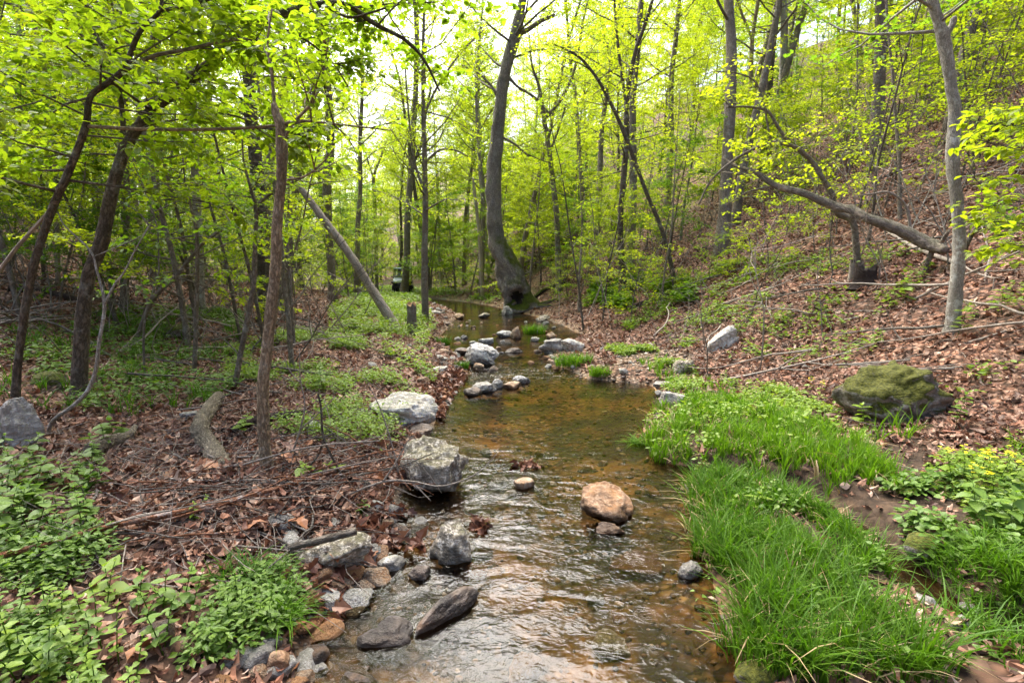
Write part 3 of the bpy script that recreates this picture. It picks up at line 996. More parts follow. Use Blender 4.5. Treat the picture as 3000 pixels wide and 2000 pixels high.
hero('forked_tree', 'thick dark forked tree whose heavy limb arches over the creek', 'tree',
     [(180, 915, 42), (186, 800, 40), (200, 650, 36), (235, 550, 36), (255, 450, 33), (285, 350, 29), (330, 275, 27), (385, 222, 27), (440, 180, 27), (500, 132, 25), (550, 75, 23), (640, 35, 17), (740, 10, 14), (800, 14, 12), (860, 55, 10), (930, 92, 8), (975, 140, 6), (1010, 210, 4)],
     'bark_dark', drift=.9, limbs=[dict(pts=[(268, 395, 20), (283, 300, 14), (274, 210, 12), (250, 130, 11), (215, 75, 11), (197, 0, 10), (190, -60, 8)], tw=5, leaves=14, twl=.6),
                          dict(pts=[(560, 65, 12), (565, 20, 10), (545, -40, 8)], tw=4, leaves=14, twl=.6),
                          dict(pts=[(550, 75, 10), (620, 62, 8), (690, 85, 6), (760, 140, 4), (800, 200, 3)], tw=5, leaves=8, twl=.45, dd=.5),
                          dict(pts=[(740, 10, 8), (800, 40, 6), (850, 30, 5), (920, 10, 4), (1000, 5, 3)], tw=6, leaves=8, twl=.5, dd=.4)],
     auto=(16, .28, .97, 1.35, 7, .55, 14), leafmat='leaf_mid', size=.085, tmpl=LEAF_OVAL, seed=5, main=3)
hero('crooked_sapling', 'pale crooked leafless sapling bent at the foot near the lichen boulder', 'sapling',
     [(105, 1002, 12), (120, 968, 12), (165, 934, 12), (200, 899, 12), (220, 849, 11), (228, 784, 10), (240, 700, 9), (222, 620, 6), (207, 575, 5), (150, 520, 4), (133, 488, 3)],
     'bark_pale', limbs=[[(240, 700, 7), (262, 655, 6), (285, 625, 5), (312, 572, 4), (345, 515, 3)], [(312, 572, 3), (318, 545, 2), (340, 520, 2)]], seed=7, flare=1.1, sides=8)
hero('pale_leaning_pole', 'white barkless pole leaning against the slim slanting tree', 'dead tree',
     [(-190, 850, 15), (-100, 742, 14), (-12, 635, 12), (40, 567, 11), (90, 511, 10), (140, 455, 9)], 'wood_grey', D=4.6, seed=8, flare=1.0, sides=8)
hero('slender_tree', 'slender straight brown tree with a snapped top beside the leaf drift', 'tree',
     [(617, 1095, 31), (606, 1000, 30), (604, 900, 29), (613, 800, 28), (630, 650, 27), (638, 500, 24), (647, 400, 24), (645, 300, 26), (634, 262, 20), (629, 238, 13)],
     'bark_brown', limbs=[dict(pts=[(648, 330, 9), (672, 285, 8), (705, 250, 7), (728, 215, 5), (745, 150, 4), (755, 90, 3)], tw=5, leaves=9, twl=.4),
                          dict(pts=[(655, 425, 6), (700, 405, 5), (740, 375, 4), (768, 340, 3)], tw=2, leaves=6, twl=.3),
                          dict(pts=[(645, 292, 8), (680, 278, 7), (740, 282, 5), (830, 292, 4), (900, 300, 3)], tw=5, leaves=5, twl=.4),
                          dict(pts=[(640, 250, 8), (625, 180, 7), (615, 100, 5), (625, 20, 4)], tw=4, leaves=9, twl=.45)],
     leafmat='leaf_mid', size=.06, tmpl=LEAF_OVAL, seed=11, flare=1.25, rough=.13, sides=14)
hero('spotted_sapling', 'thin spotted sapling just behind the slender brown tree', 'sapling',
     [(535, 895, 15), (555, 800, 14), (572, 715, 13), (583, 650, 12), (586, 550, 11), (588, 480, 10), (575, 430, 8), (560, 370, 5), (556, 320, 4)],
     'bark_grey', seed=13, auto=(6, .5, .95, .8, 5, .4, 8), size=.06, tmpl=LEAF_OVAL, flare=1.1, sides=8)
hero('diagonal_sapling', 'long thin stem leaning diagonally behind the spotted sapling', 'sapling',
     [(305, 790, 12), (350, 690, 12), (400, 640, 11), (440, 590, 10), (470, 555, 9), (520, 520, 9), (570, 485, 8), (610, 455, 8), (640, 432, 7), (700, 405, 5), (745, 365, 4), (770, 320, 3)],
     'bark_grey', seed=17, auto=(8, .25, .95, .9, 5, .45, 9), size=.07, tmpl=LEAF_OVAL, flare=1.1, sides=8)
hero('dark_straight_tree', 'tall straight near-black trunk behind the slender brown tree', 'tree',
     [(612, 745, 36), (607, 600, 33), (596, 450, 31), (585, 350, 30), (575, 250, 29), (570, 100, 27), (572, -20, 26)],
     'bark_dark', seed=19, top=6, auto=(14, .35, .98, 3.0, 8, 1.0, 14, .35), size=.12, leafmat='leaf_mid', flare=1.6, spread=.12)
hero('grey_bare_trunk', 'tall knotted grey trunk behind the leaning dead snag', 'tree',
     [(766, 690, 20), (757, 560, 18), (752, 470, 20), (752, 400, 22), (760, 330, 19), (752, 200, 18), (747, 100, 17), (760, -20, 15)],
     'bark_grey', seed=23, top=7, auto=(12, .45, .98, 3.2, 8, 1.1, 14, .4), size=.12, leafmat='leaf_yellow', spread=.12)
hero('leaning_snag', 'barkless grey dead trunk leaning over the green bank by the stump', 'dead tree',
     [(917, 758, 24), (870, 690, 22), (800, 580, 20), (740, 500, 18), (700, 445, 16), (672, 412, 12), (655, 395, 6)], 'wood_grey', seed=29, flare=1.0, rough=.14)
hero('trunk_by_buggy', 'grey trunk standing in front of the parked utility buggy', 'tree',
     [(928, 679, 18), (934, 600, 16), (936, 500, 15), (944, 400, 14), (949, 300, 13), (955, 200, 12), (957, 60, 11), (950, -40, 10)],
     'bark_grey', seed=31, top=6, limbs=[dict(pts=[(946, 380, 9), (968, 330, 7), (975, 280, 6), (990, 200, 5)], tw=5, twl=1.2, leaves=14)],
     auto=(20, .35, .98, 5.0, 10, 1.5, 24, .45), size=.14, leafmat='leaf_yellow', spread=.1)
hero('bank_tree', 'slim dark grey tree on the green bank next to the short stump', 'tree',
     [(977, 738, 17), (975, 600, 15), (977, 480, 13), (975, 350, 11), (971, 180, 8), (973, 60, 6), (976, -30, 4)],
     'bark_grey', seed=37, limbs=[dict(pts=[(977, 440, 8), (958, 395, 6), (945, 330, 5), (935, 220, 4), (930, 140, 3)], tw=5, twl=.9, leaves=9),
                                  dict(pts=[(978, 370, 6), (1010, 345, 5), (1045, 345, 4), (1075, 360, 3)], tw=3, twl=.7, leaves=8),
                                  dict(pts=[(975, 260, 6), (1010, 190, 5), (1060, 120, 4), (1110, 70, 3)], tw=5, twl=.9, leaves=10)],
     auto=(20, .3, .98, 2.2, 8, .8, 14, .45), size=.08, leafmat='leaf_yellow', flare=1.2, spread=.08)
hero('thin_far_tree', 'thin grey tree with a forked top standing left of the buggy', 'tree',
     [(866, 672, 9), (863, 560, 8), (861, 470, 8), (858, 410, 7), (875, 360, 5), (890, 320, 4)],
     'bark_grey', seed=41, limbs=[[(858, 410, 5), (845, 370, 4), (835, 330, 3)]], auto=(9, .4, .98, 2.4, 7, 1.0, 12, .4), size=.13, leafmat='leaf_yellow', spread=.12, flare=1.1)
hero('broken_snag', 'pale snapped dead trunk on the slope behind the curved sycamore', 'dead tree',
     [(1108, 640, 9), (1103, 560, 9), (1097, 500, 8), (1090, 440, 7), (1086, 408, 4)], 'wood_grey', D=27, seed=43, flare=1.0, sides=8)

# the great curved tree at the bend
def big_curved_tree():
    rng = np.random.default_rng(47)
    pts = [(1196, 712, 66), (1190, 690, 60), (1180, 655, 62), (1170, 620, 57), (1153, 588, 50), (1141, 555, 40), (1136, 520, 37), (1134, 480, 35), (1134, 430, 33), (1136, 380, 32), (1143, 300, 29), (1150, 240, 27), (1158, 180, 26), (1172, 120, 26), (1184, 78, 26), (1195, 30, 20), (1205, -30, 17)]
    P, r, D = traced(pts, n=90)
    E = wander(rng, P[-1], np.array([.15, 0, 1]), 6, 10, .05, .03)[1:]
    P2, r2 = np.vstack([P, E]), np.append(r, np.linspace(r[-1], r[-1] * .2, 10))
    base = P[0].copy(); base[2] = land1(base[0], base[1])
    root = thing('curved_sycamore', 'huge curved grey tree with a hollow mossy base at the water edge', 'tree', base)
    b = MB(); sides = 28
    b.tube(P2, r2, sides, True, .17, 47)
    V = b.V[0]
    n = len(P2)
    ring = V[:n * sides].reshape(n, sides, 3)
    # root flare and buttress folds near the foot
    hgt = P2[:, 2] - base[2]
    th = np.linspace(0, 2 * np.pi, sides, endpoint=False)
    for i in range(n):
        k = math.exp(-max(hgt[i], 0) / .45)
        f = 1 + k * (.20 + .22 * np.cos(5 * th + 1.0))
        f = f + .07 * math.exp(-((hgt[i] - 1.3) / .8) ** 2) * np.cos(7 * th + hgt[i] * 2)
        ring[i] = P2[i] + (ring[i] - P2[i]) * f[:, None]
    # the hollow: push in the front of the foot, and a rotted seam up the outer side
    c1 = at(1190, 690, D) + np.array([0, -.55, 0])
    Vr = ring.reshape(-1, 3)
    px, py, _ = proj(Vr)
    front = Vr[:, 1] < np.repeat(P2[:, 1], sides)
    k1 = np.exp(-(((px - 1188) / 13) ** 2 + ((py - 686) / 17) ** 4)) * front
    Vr[:, 1] += k1 * .75
    k2 = np.exp(-(((px - 1128) / 9) ** 2 + ((py - 598) / 22) ** 2)) * (fbm(Vr * 3, 3, 2) > -.2)
    Vr += (np.repeat(P2, sides, 0) - Vr) * (k2 * .35)[:, None]
    b.V[0][:n * sides] = Vr
    o = b.obj('trunk', M['bark_syc_moss'], root, True, base)
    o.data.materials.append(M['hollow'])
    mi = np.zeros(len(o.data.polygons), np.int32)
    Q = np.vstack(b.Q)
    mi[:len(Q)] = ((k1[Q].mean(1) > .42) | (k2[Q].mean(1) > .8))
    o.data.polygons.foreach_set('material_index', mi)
    for sgn, (ang, L, rr) in enumerate([(-.3, 1.0, .14), (.35, 1.3, .15), (1.2, .9, .12), (-2.8, .7, .12), (2.2, .8, .1)]):
        d = np.array([math.cos(ang), math.sin(ang), 0])
        p0 = base + d * .25 + UP * .35
        Z = [p0, base + d * .5 + UP * .16]
        for q in (.75, 1.0):
            x, y = (base + d * (.4 + L * q))[:2]
            Z.append(np.array([x, y, land1(x, y) + (.03 if q < 1 else -.08)]))
        Z = spline(np.array(Z), 14)
        MB().tube(Z, np.linspace(rr, .03, 14), 8, True, .15, sgn).obj('root', M['bark_syc_moss'], root, True, base)
    cr = Crown(rng)
    for lp in ([(1184, 78, 14), (1210, 70, 11), (1240, 50, 9), (1275, 35, 6)], [(1160, 170, 8), (1175, 185, 7), (1190, 200, 5), (1230, 225, 4), (1260, 260, 3)],
               [(1150, 240, 7), (1130, 200, 6), (1100, 170, 5), (1060, 150, 3)], [(1143, 310, 5), (1180, 330, 5), (1215, 360, 3)]):
        Z = np.array([[*at(x, y, D), w_ * D / F / 2] for x, y, w_ in lp])
        Z = spline(Z, 14)
        MB().tube(Z[:, :3], Z[:, 3], 7, True, .05).obj('limb', M['bark_grey'], root, True, base)
        for q in range(5):
            bb, dd = point_on(Z[:, :3], rng.uniform(.4, .99))
            cr.limb(bb, dd + rng.normal(size=3) * .7, 1.4, .015, 6, .8, 12)
    for q in range(16):
        t = rng.uniform(.62, .99)
        bb, dd = point_on(P2, t)
        az = q * 2.4
        cr.limb(bb, np.array([math.cos(az), math.sin(az), .5]), rng.uniform(2, 3.8), .05, 8, 1.1, 13, lift=.01)
    finish_tree(root, cr, base, 'leaf_yellow', .12, LEAF2, 'bark_grey', .75, main=4, spread=.12)
big_curved_tree()

hero('forked_bank_tree', 'slim forked tree on the bank just beyond the curved sycamore roots', 'tree',
     [(1284, 672, 15), (1281, 590, 12), (1279, 500, 12), (1270, 420, 11), (1262, 350, 10), (1250, 275, 10), (1238, 200, 7), (1222, 150, 5), (1215, 80, 4)],
     'bark_grey', seed=53, limbs=[dict(pts=[(1251, 275, 8), (1284, 235, 8), (1308, 190, 7), (1326, 135, 6), (1335, 70, 5), (1350, 0, 4)], tw=7, twl=1.0, leaves=10),
                                  dict(pts=[(1262, 345, 6), (1285, 290, 5), (1300, 240, 4)], tw=4, twl=.9, leaves=10),
                                  dict(pts=[(1245, 240, 6), (1215, 215, 5), (1190, 205, 3)], tw=3, twl=.8, leaves=10)],
     auto=(10, .35, .98, 2.2, 7, .9, 11, .4), size=.10, leafmat='leaf_yellow', spread=.1)
hero('slope_foot_tree', 'dark crooked tree rooted at the foot of the leafy slope', 'tree',
     [(1433, 680, 20), (1427, 600, 15), (1425, 500, 13), (1433, 400, 13), (1439, 320, 13), (1440, 225, 11), (1458, 125, 9), (1480, 60, 8), (1502, -10, 7)],
     'bark_dark', seed=59, top=4, limbs=[dict(pts=[(1440, 235, 8), (1425, 150, 7), (1415, 60, 6), (1410, -20, 5)], tw=6, twl=.9, leaves=12),
                                       dict(pts=[(1436, 330, 5), (1460, 310, 4), (1500, 300, 3)], tw=4, twl=.7, leaves=12)],
     auto=(12, .3, .98, 2.0, 7, .9, 12, .3), size=.09, leafmat='leaf_yellow', spread=.1, flare=1.6)
hero('leaning_thin_tree', 'thin dark tree leaning from the slope across the crooked tree', 'tree',
     [(1552, 668, 11), (1540, 600, 10), (1519, 525, 10), (1484, 440, 9), (1439, 320, 9), (1409, 250, 8), (1374, 185, 7), (1334, 135, 6), (1296, 112, 4), (1250, 95, 3)],
     'bark_dark', seed=61, auto=(14, .35, .98, 1.6, 7, .7, 11, .2), size=.08, leafmat='leaf_yellow', flare=1.1, sides=8, spread=.08)
hero('lichen_tree', 'pale lichen-covered trunk with a knob, standing on the leafy slope', 'tree',
     [(2187, 765, 38), (2192, 700, 35), (2196, 650, 34), (2203, 580, 33), (2203, 520, 32), (2196, 450, 31), (2190, 400, 31), (2188, 350, 34), (2191, 300, 30), (2193, 250, 28), (2185, 200, 27), (2176, 140, 28), (2167, 90, 31), (2156, 50, 26), (2140, 0, 24), (2125, -60, 20)],
     'bark_pale', seed=67, top=5, limbs=[[(2168, 88, 20), (2185, 62, 17), (2191, 44, 16), (2192, 38, 8)],
                                       dict(pts=[(2206, 610, 14), (2222, 560, 13), (2245, 520, 11), (2290, 490, 8), (2330, 478, 5)], bark='bark_dark', tw=4, twl=.5, leaves=10)],
     auto=(9, .72, .99, 2.2, 7, .8, 14, .3), size=.09, leafmat='leaf_deep', rough=.12, flare=1.3, sides=16)
hero('arched_sapling', 'mossy bent sapling arching over the fallen log on the slope', 'sapling',
     [(1970, 612, 18), (1966, 560, 17), (1962, 520, 16), (1952, 502, 18), (1925, 490, 18), (1914, 465, 15), (1908, 440, 14), (1888, 408, 12), (1868, 375, 12), (1840, 348, 11), (1818, 335, 10), (1778, 328, 8), (1733, 342, 7), (1683, 370, 6), (1633, 415, 5), (1605, 470, 4)],
     'bark_grey', seed=71, limbs=[dict(pts=[(1812, 332, 8), (1783, 285, 8), (1762, 255, 7), (1720, 246, 5), (1670, 246, 4)], tw=4, twl=.6, leaves=8),
                                  dict(pts=[(1765, 262, 5), (1745, 205, 4), (1700, 170, 3), (1640, 165, 3)], tw=4, twl=.6, leaves=8)],
     auto=(10, .35, .98, .9, 6, .45, 8, .1), size=.07, tmpl=LEAF_OVAL, leafmat='leaf_yellow', flare=1.2, sides=10, spread=.05)
hero('pale_slope_trunk', 'broad pale trunk high on the slope behind the arched sapling', 'tree',
     [(1787, 380, 19), (1792, 300, 18), (1797, 200, 18), (1801, 100, 17), (1800, -20, 16)], 'bark_pale', seed=73, top=6, auto=(10, .5, .98, 3, 8, 1.1, 12, .3), size=.13, leafmat='leaf_mid', spread=.12)
hero('dark_slope_trunk', 'dark trunk just before the broad pale trunk on the slope', 'tree',
     [(1747, 400, 17), (1757, 300, 16), (1766, 200, 16), (1775, 100, 15), (1790, -20, 13)], 'bark_dark', seed=79, top=5, auto=(10, .5, .98, 2.6, 8, 1.0, 12, .3), size=.12, leafmat='leaf_mid', spread=.1)
hero('forked_slope_tree', 'thin forked trunk on the slope left of the dark slope trunk', 'tree',
     [(1715, 420, 11), (1720, 300, 10), (1724, 180, 10), (1728, 90, 9), (1742, 0, 8), (1750, -50, 7)], 'bark_brown', seed=83, top=3, limbs=[dict(pts=[(1727, 95, 7), (1705, 35, 6), (1688, -20, 5)], tw=4, twl=.8, leaves=10)],
     auto=(10, .35, .98, 1.8, 7, .8, 12, .3), size=.10, leafmat='leaf_yellow', spread=.1)
hero('dead_pale_tree', 'pale barkless dead tree standing among leaves on the shady slope', 'dead tree',
     [(131, 640, 13), (128, 420, 12), (122, 300, 12), (108, 190, 12), (86, 85, 11), (66, 10, 10), (55, -40, 9)], 'wood_grey', seed=89, D=9.5, flare=1.1, sides=9)
hero('rough_grey_tree', 'straight rough grey tree behind the thick dark forked one', 'tree',
     [(285, 720, 22), (287, 550, 21), (289, 400, 21), (285, 250, 20), (275, 100, 19), (262, -20, 18)], 'bark_grey', seed=97, top=6, auto=(12, .3, .98, 2.6, 8, .9, 16, .2), size=.11, leafmat='leaf_mid', spread=.1)
hero('pale_grey_tree', 'pale grey straight tree between the forked tree and dark trunk', 'tree',
     [(462, 720, 22), (456, 560, 20), (449, 400, 20), (442, 250, 20), (437, 120, 20), (425, -20, 19)], 'bark_pale', seed=101, top=6, auto=(12, .3, .98, 2.8, 8, .9, 16, .3), size=.11, leafmat='leaf_yellow', spread=.1)
hero('birchlike_sapling', 'thin straight sapling with pale blotched foot amid fallen twigs', 'sapling',
     [(445, 862, 13), (450, 760, 11), (453, 650, 10), (452, 540, 9), (440, 480, 7), (425, 420, 5), (420, 360, 4)], 'bark_grey', seed=103, auto=(8, .35, .98, 1.0, 6, .5, 10, .15), size=.07, tmpl=LEAF_OVAL, leafmat='leaf_deep', flare=1.1, sides=8)
# ------------------------------------------------------------------ the forest behind: a few grown trees of each kind, copied one by one
def grown(name, seed, H, r0, kind, leafmat, size, bark, lean=.06, dens=1.0):
    rng = np.random.default_rng(seed)
    root = link(name, None)
    P = wander(rng, (0, 0, -.3), np.array([rng.normal() * lean, rng.normal() * lean, 1]), H, 14, .045, .02)
    r = np.linspace(r0, r0 * .18, len(P)); r[0] *= 1.35
    MB().tube(spline(P, 29), np.interp(np.linspace(0, 1, 29), np.linspace(0, 1, len(P)), r), 9, True, .1, seed).obj('trunk', M[bark], root)
    cr = Crown(rng)
    az = rng.uniform(0, 6)
    if kind == 'tall':
        nl, t0, L, tw, twl, lv, lift, flat = 30, .34, .20 * H, 10, 1.3, 34, .45, .6
    elif kind == 'under':
        nl, t0, L, tw, twl, lv, lift, flat = 20, .18, .33 * H, 9, .8, 32, .18, .8
    else:
        nl, t0, L, tw, twl, lv, lift, flat = 13, .10, .42 * H, 6, .36, 10, .3, .8
    if kind == 'pole': nl, t0, L, tw, twl, lv, lift, flat = 10, .35, .20 * H, 4, .35, 7, .35, .8
    lv *= dens
    for q in range(nl):
        t = t0 + (1 - t0) * (q + rng.uniform(0, 1)) / nl
        b, dd = point_on(P, min(t, .995))
        az += 2.4 + rng.normal() * .25
        l = L * rng.uniform(.55, 1.25) * (1.15 - .6 * t)
        cr.limb(b, np.array([math.cos(az), math.sin(az), lift + rng.normal() * .2]), l, max(.008, min(r0 * .35, l * .012)), tw, twl, lv, lift=.015, flat=flat)
    finish_tree(root, cr, (0, 0, 0), leafmat, size, LEAF2, bark, flat, main=5 if kind == 'tall' else 3, spread=.09 if kind == 'tall' else .035)
    return root

FOREST = []           # (root, placed?) kinds
KIND = {
    'tall': [grown('forest_tree', 201, 17, .15, 'tall', 'leaf_yellow', .095, 'bark_grey', dens=.85), grown('forest_tree', 202, 19, .17, 'tall', 'leaf_mid', .095, 'bark_grey', dens=.8),
             grown('forest_tree', 203, 15, .13, 'tall', 'leaf_yellow', .125, 'bark_dark', dens=1.4), grown('forest_tree', 204, 18, .16, 'tall', 'leaf_yellow', .12, 'bark_pale', dens=1.4)],
    'under': [grown('understory_tree', 211, 6.5, .05, 'under', 'leaf_mid', .085, 'bark_grey', .12, 1.5), grown('understory_tree', 212, 5.0, .04, 'under', 'leaf_yellow', .085, 'bark_dark', .15, 1.5),
              grown('understory_tree', 213, 7.5, .06, 'under', 'leaf_yellow', .09, 'bark_grey', .1, 1.5), grown('understory_tree', 214, 5.5, .045, 'under', 'leaf_deep', .08, 'bark_dark', .15, 1.5)],
    'pole': [grown('slender_sapling', 231, 4.2, .018, 'pole', 'leaf_yellow', .08, 'bark_grey', .12), grown('slender_sapling', 232, 5.6, .026, 'pole', 'leaf_mid', .08, 'bark_dark', .14),
             grown('slender_sapling', 233, 3.4, .014, 'pole', 'leaf_yellow', .08, 'bark_pale', .2), grown('slender_sapling', 234, 6.8, .034, 'pole', 'leaf_yellow', .085, 'bark_grey', .1)],
    'shrub': [grown('young_sapling', 221, 1.9, .014, 'shrub', 'leaf_mid', .08, 'bark_twig', .2), grown('young_sapling', 222, 1.4, .011, 'shrub', 'leaf_yellow', .08, 'bark_twig', .25),
              grown('young_sapling', 223, 2.6, .018, 'shrub', 'leaf_yellow', .085, 'bark_twig', .2)],
}
_used = {k: [False] * len(v) for k, v in KIND.items()}
def place(kind, x, y, rng, sc, label, group, pick=None):
    i = int(rng.integers(len(KIND[kind]))) if pick is None else pick
    root = KIND[kind][i]
    loc = (x, y, land1(x, y) - .02)
    rz = rng.uniform(0, 6.28)
    if not _used[kind][i]:
        _used[kind][i] = True
        root.location, root.rotation_euler, root.scale = loc, (0, 0, rz), (sc, sc, sc)
        o = root
    else:
        o = copy_thing(root, loc, rz, sc)
    return tag(o, label, {'tall': 'tree', 'under': 'tree', 'shrub': 'sapling', 'pole': 'sapling'}[kind], group)

def seen(x, y, z0, z1, rad):
    P = np.array([[x + a, y, z] for a in (-rad, 0, rad) for z in np.linspace(z0, z1, 6)])
    px, py, d = proj(P)
    return bool(np.any((d > .5) & (px > -40) & (px < 2392) & (py > -30) & (py < 1598)))

def plant_forest():
    rng = np.random.default_rng(5)
    spots = []
    def free(x, y, dmin):
        return all((x - a) ** 2 + (y - b) ** 2 > max(dmin, e) ** 2 for a, b, e in spots)
    def run(kind, n, ylo, yhi, ok, sc, dmin, H, rad, label, group):
        c = t = 0
        while c < n and t < n * 60:
            t += 1
            y = ylo + (yhi - ylo) * rng.uniform() ** 1.0
            x = rng.uniform(-1.12, 1.12) * y
            s = rng.uniform(*sc)
            if not ok(x, y) or not free(x, y, dmin): continue
            z = land1(x, y)
            if z < float(water(y)) + .06 or not seen(x, y, z, z + H * s, rad * s): continue
            i = int(rng.integers(len(KIND[kind])))
            if kind == 'tall': i = i % 2 + (2 if y > 34 else 0)
            place(kind, x, y, rng, s, label(x, y, i), group(x, y), i)
            spots.append((x, y, dmin * .8)); c += 1
        return c
    size_w = {'tall': ('tall slim tree', 'tall grey-barked tree', 'tall dark thin tree', 'tall pale-barked tree'),
              'under': ('mid-green understory tree', 'yellow-green understory tree', 'taller yellow-green understory tree', 'deep green understory tree'),
              'pole': ('slender grey sapling', 'slender dark sapling', 'whip-thin pale sapling', 'tall slender grey sapling'),
              'shrub': ('leafy sapling', 'small yellow-green sapling', 'tall yellow-green sapling')}
    marks = [(40, 'slim slanting tree'), (185, 'thick forked tree'), (285, 'rough grey tree'), (455, 'pale grey straight tree'), (560, 'spotted sapling'), (612, 'slender snapped tree'),
             (760, 'knotted grey trunk'), (866, 'thin forked-top tree'), (935, 'parked buggy'), (985, 'bank tree'), (1080, 'broken snag'), (1160, 'curved sycamore'), (1284, 'forked bank tree'),
             (1430, 'crooked slope tree'), (1540, 'leaning thin tree'), (1660, 'jutting slab'), (1720, 'forked slope tree'), (1790, 'broad pale trunk'), (1900, 'arched sapling'), (2020, 'propped log'), (2190, 'lichen-covered tree'), (2320, 'bright leaf sprays')]
    def lab(kind):
        def f(x, y, i):
            vx = 1176 + F * x / y
            m = min(marks, key=lambda q: abs(q[0] - vx))[1]
            how = 'close behind' if y < 14 else ('some way behind' if y < 24 else ('well beyond' if y < 38 else ('far beyond' if y < 58 else 'deepest beyond')))
            return '%s %s the %s' % (size_w[kind][i], how, m)
        return f
    def grp(what): return lambda x, y: what
    open_view = lambda x, y: not (-.42 < x / y < .085 and y < (30 if x / y < .03 else 21))            # the creek and its clearing stay open
    gap = lambda x, y: not (-.36 < x / y < -.02 and rng.uniform() < .28)   # thinner where the sky shows
    clear_slope = lambda x, y: not (x > np.interp(y, *_TOE) - .5 and y < 11)
    buggy_clear = lambda x, y: not (abs(x / y + .213) < .045 and y < 50)
    a = run('tall', 50, 13, 40, lambda x, y: (open_view(x, y) or (y > 25 and buggy_clear(x, y))) and gap(x, y) and clear_slope(x, y), (.8, 1.15), 2.2, 18, 2, lab('tall'), grp('tall trees of the forest'))
    b = run('tall', 135, 38, 105, buggy_clear, (.8, 1.1), 2.6, 18, 2, lab('tall'), grp('tall trees of the forest'))
    c = run('under', 10, 6.5, 10, lambda x, y: x < -4.0 and x / y < -.52, (.5, .85), 1.2, 7, 1.5, lab('under'), grp('understory trees'))
    c += run('under', 50, 9, 24, lambda x, y: (open_view(x, y) and clear_slope(x, y) and not (x > 0 and y < 17)), (.55, 1.05), 1.3, 7, 1.5, lab('under'), grp('understory trees'))
    d = run('under', 110, 24, 75, lambda x, y: open_view(x, y) and buggy_clear(x, y), (.8, 1.35), 1.7, 7, 1.5, lab('under'), grp('understory trees'))
    d += run('under', 84, 22.5, 62, lambda x, y: -.45 < x / y < .15 and buggy_clear(x, y) and not (-.34 < x / y < .01 and y < 26), (.75, 1.35), 1.5, 7, 1.5, lab('under'), grp('understory trees'))
    e = run('shrub', 64, 7.5, 30, lambda x, y: open_view(x, y) and (x < -3.5 or x > np.interp(y, *_TOE) + .5) and not (x > 0 and y < 11) and not (x < 0 and y < 12), (.5, 1.1), .7, 2, .7, lab('shrub'), grp('young saplings'))
    for x, y in ((-7.4, 24.5), (-1.7, 27.5), (-5.4, 34), (-3.4, 37), (-10.8, 31), (-7.6, 52), (-9.5, 54)):
        i = int(rng.integers(2))
        place('tall', x, y, rng, .95, lab('tall')(x, y, i), 'tall trees of the forest', i)
    p = run('pole', 150, 6.5, 26, lambda x, y: (open_view(x, y) or (y > 20 and x / y < -.2 and buggy_clear(x, y))) and not (x > 0 and y < 13 and x / y < .62) and not (x > 0 and y < 9), (.7, 1.25), .55, 5, .4, lab('pole'), grp('slender saplings'))
    print('poles', p)
    print('forest', a, b, c, d, e)
plant_forest()
# ------------------------------------------------------------------ boulders and stones one can tell apart
rock('wide flat white boulder on the water edge above the mossy cube-shaped one', 918, 972, 156, 56, 'rock_white', 301, deep=.8, sub=4, cuts=9, facet=.7, flat_top=.42, rough=.13, rz=.15, sink=.34)
rock('blocky mossy boulder with pale top standing in the creek', 990, 1132, 150, 118, 'rock_mossy', 302, deep=.8, sub=4, cuts=9, facet=.68, flat_top=.55, rough=.14, rz=-.1, sink=.22)
rock('rounded brown boulder with cracked top in midstream', 1395, 1192, 118, 54, 'rock_brown', 303, deep=1.05, sub=4, cuts=5, facet=.8, rough=.11, flat_top=.5, rz=.5, tilt=(.35, .12), sink=.3)
rock('white and black speckled boulder midway up the creek', 1105, 838, 76, 50, 'rock_mottle', 304, deep=.8, sub=4, rough=.12)
rock('layered grey slab rock beside the grass tuft in the creek', 1270, 812, 62, 32, 'rock_grey', 305, deep=.7, flat_top=.4, layer=.15, cuts=6)
rock('broken pale rock touching the layered slab', 1316, 808, 50, 30, 'rock_white', 306, deep=.7, cuts=8, facet=.65)
rock('dark wedge-shaped rock under the short grey log', 752, 1325, 170, 84, 'rock_mossy', 307, deep=.8, sub=4, cuts=8, facet=.62, rz=.3, sink=.2, rough=.12)
rock('pointed grey rock with wet foot below the blocky boulder', 1032, 1290, 96, 88, 'rock_mossy', 308, deep=.9, sub=4, cuts=8, facet=.66, rough=.14, peak=.62)
rock('long dark wet rock lying like a seal in the current', 1025, 1420, 185, 50, 'rock_wet', 309, deep=.27, sub=4, cuts=3, rough=.08, rz=.85, tilt=(0, -.14), sink=.42)
rock('small white stone at the edge of the grass clump', 1590, 1330, 56, 40, 'rock_grey', 310, deep=.9, cuts=7, rough=.1)
rock('big grey lichen boulder half hidden behind the leafy plants', 26, 1030, 118, 112, 'rock_grey', 311, deep=.8, sub=4, cuts=7, rough=.1)
rock('pale pointed slab jutting out of the brown leaves', 1660, 800, 92, 34, 'rock_white', 312, deep=.42, tilt=(0, -.62), cuts=6, facet=.7, sink=.30, flat_top=.5)
rock('huge moss-covered boulder at the foot of the slope', 2088, 968, 300, 122, 'rock_moss', 313, deep=.8, sub=4, cuts=9, facet=.66, rough=.15, flat_top=.55, sink=.3)
rock('pointed rust-coloured stone standing upright in the pool', 1185, 776, 25, 27, 'rock_tan', 314, deep=.8, cuts=6, facet=.66, peak=.5)
rock('low white stone leaning on the upright rusty one', 1160, 774, 40, 15, 'rock_mottle', 315, deep=.8)
rock('dark flat stone at the lip of the small riffle', 1085, 908, 42, 20, 'rock_wet', 316, deep=.9)
rock('pale flat stone at the lip of the small riffle', 1112, 900, 52, 22, 'rock_grey', 317, deep=.7, flat_top=.4)
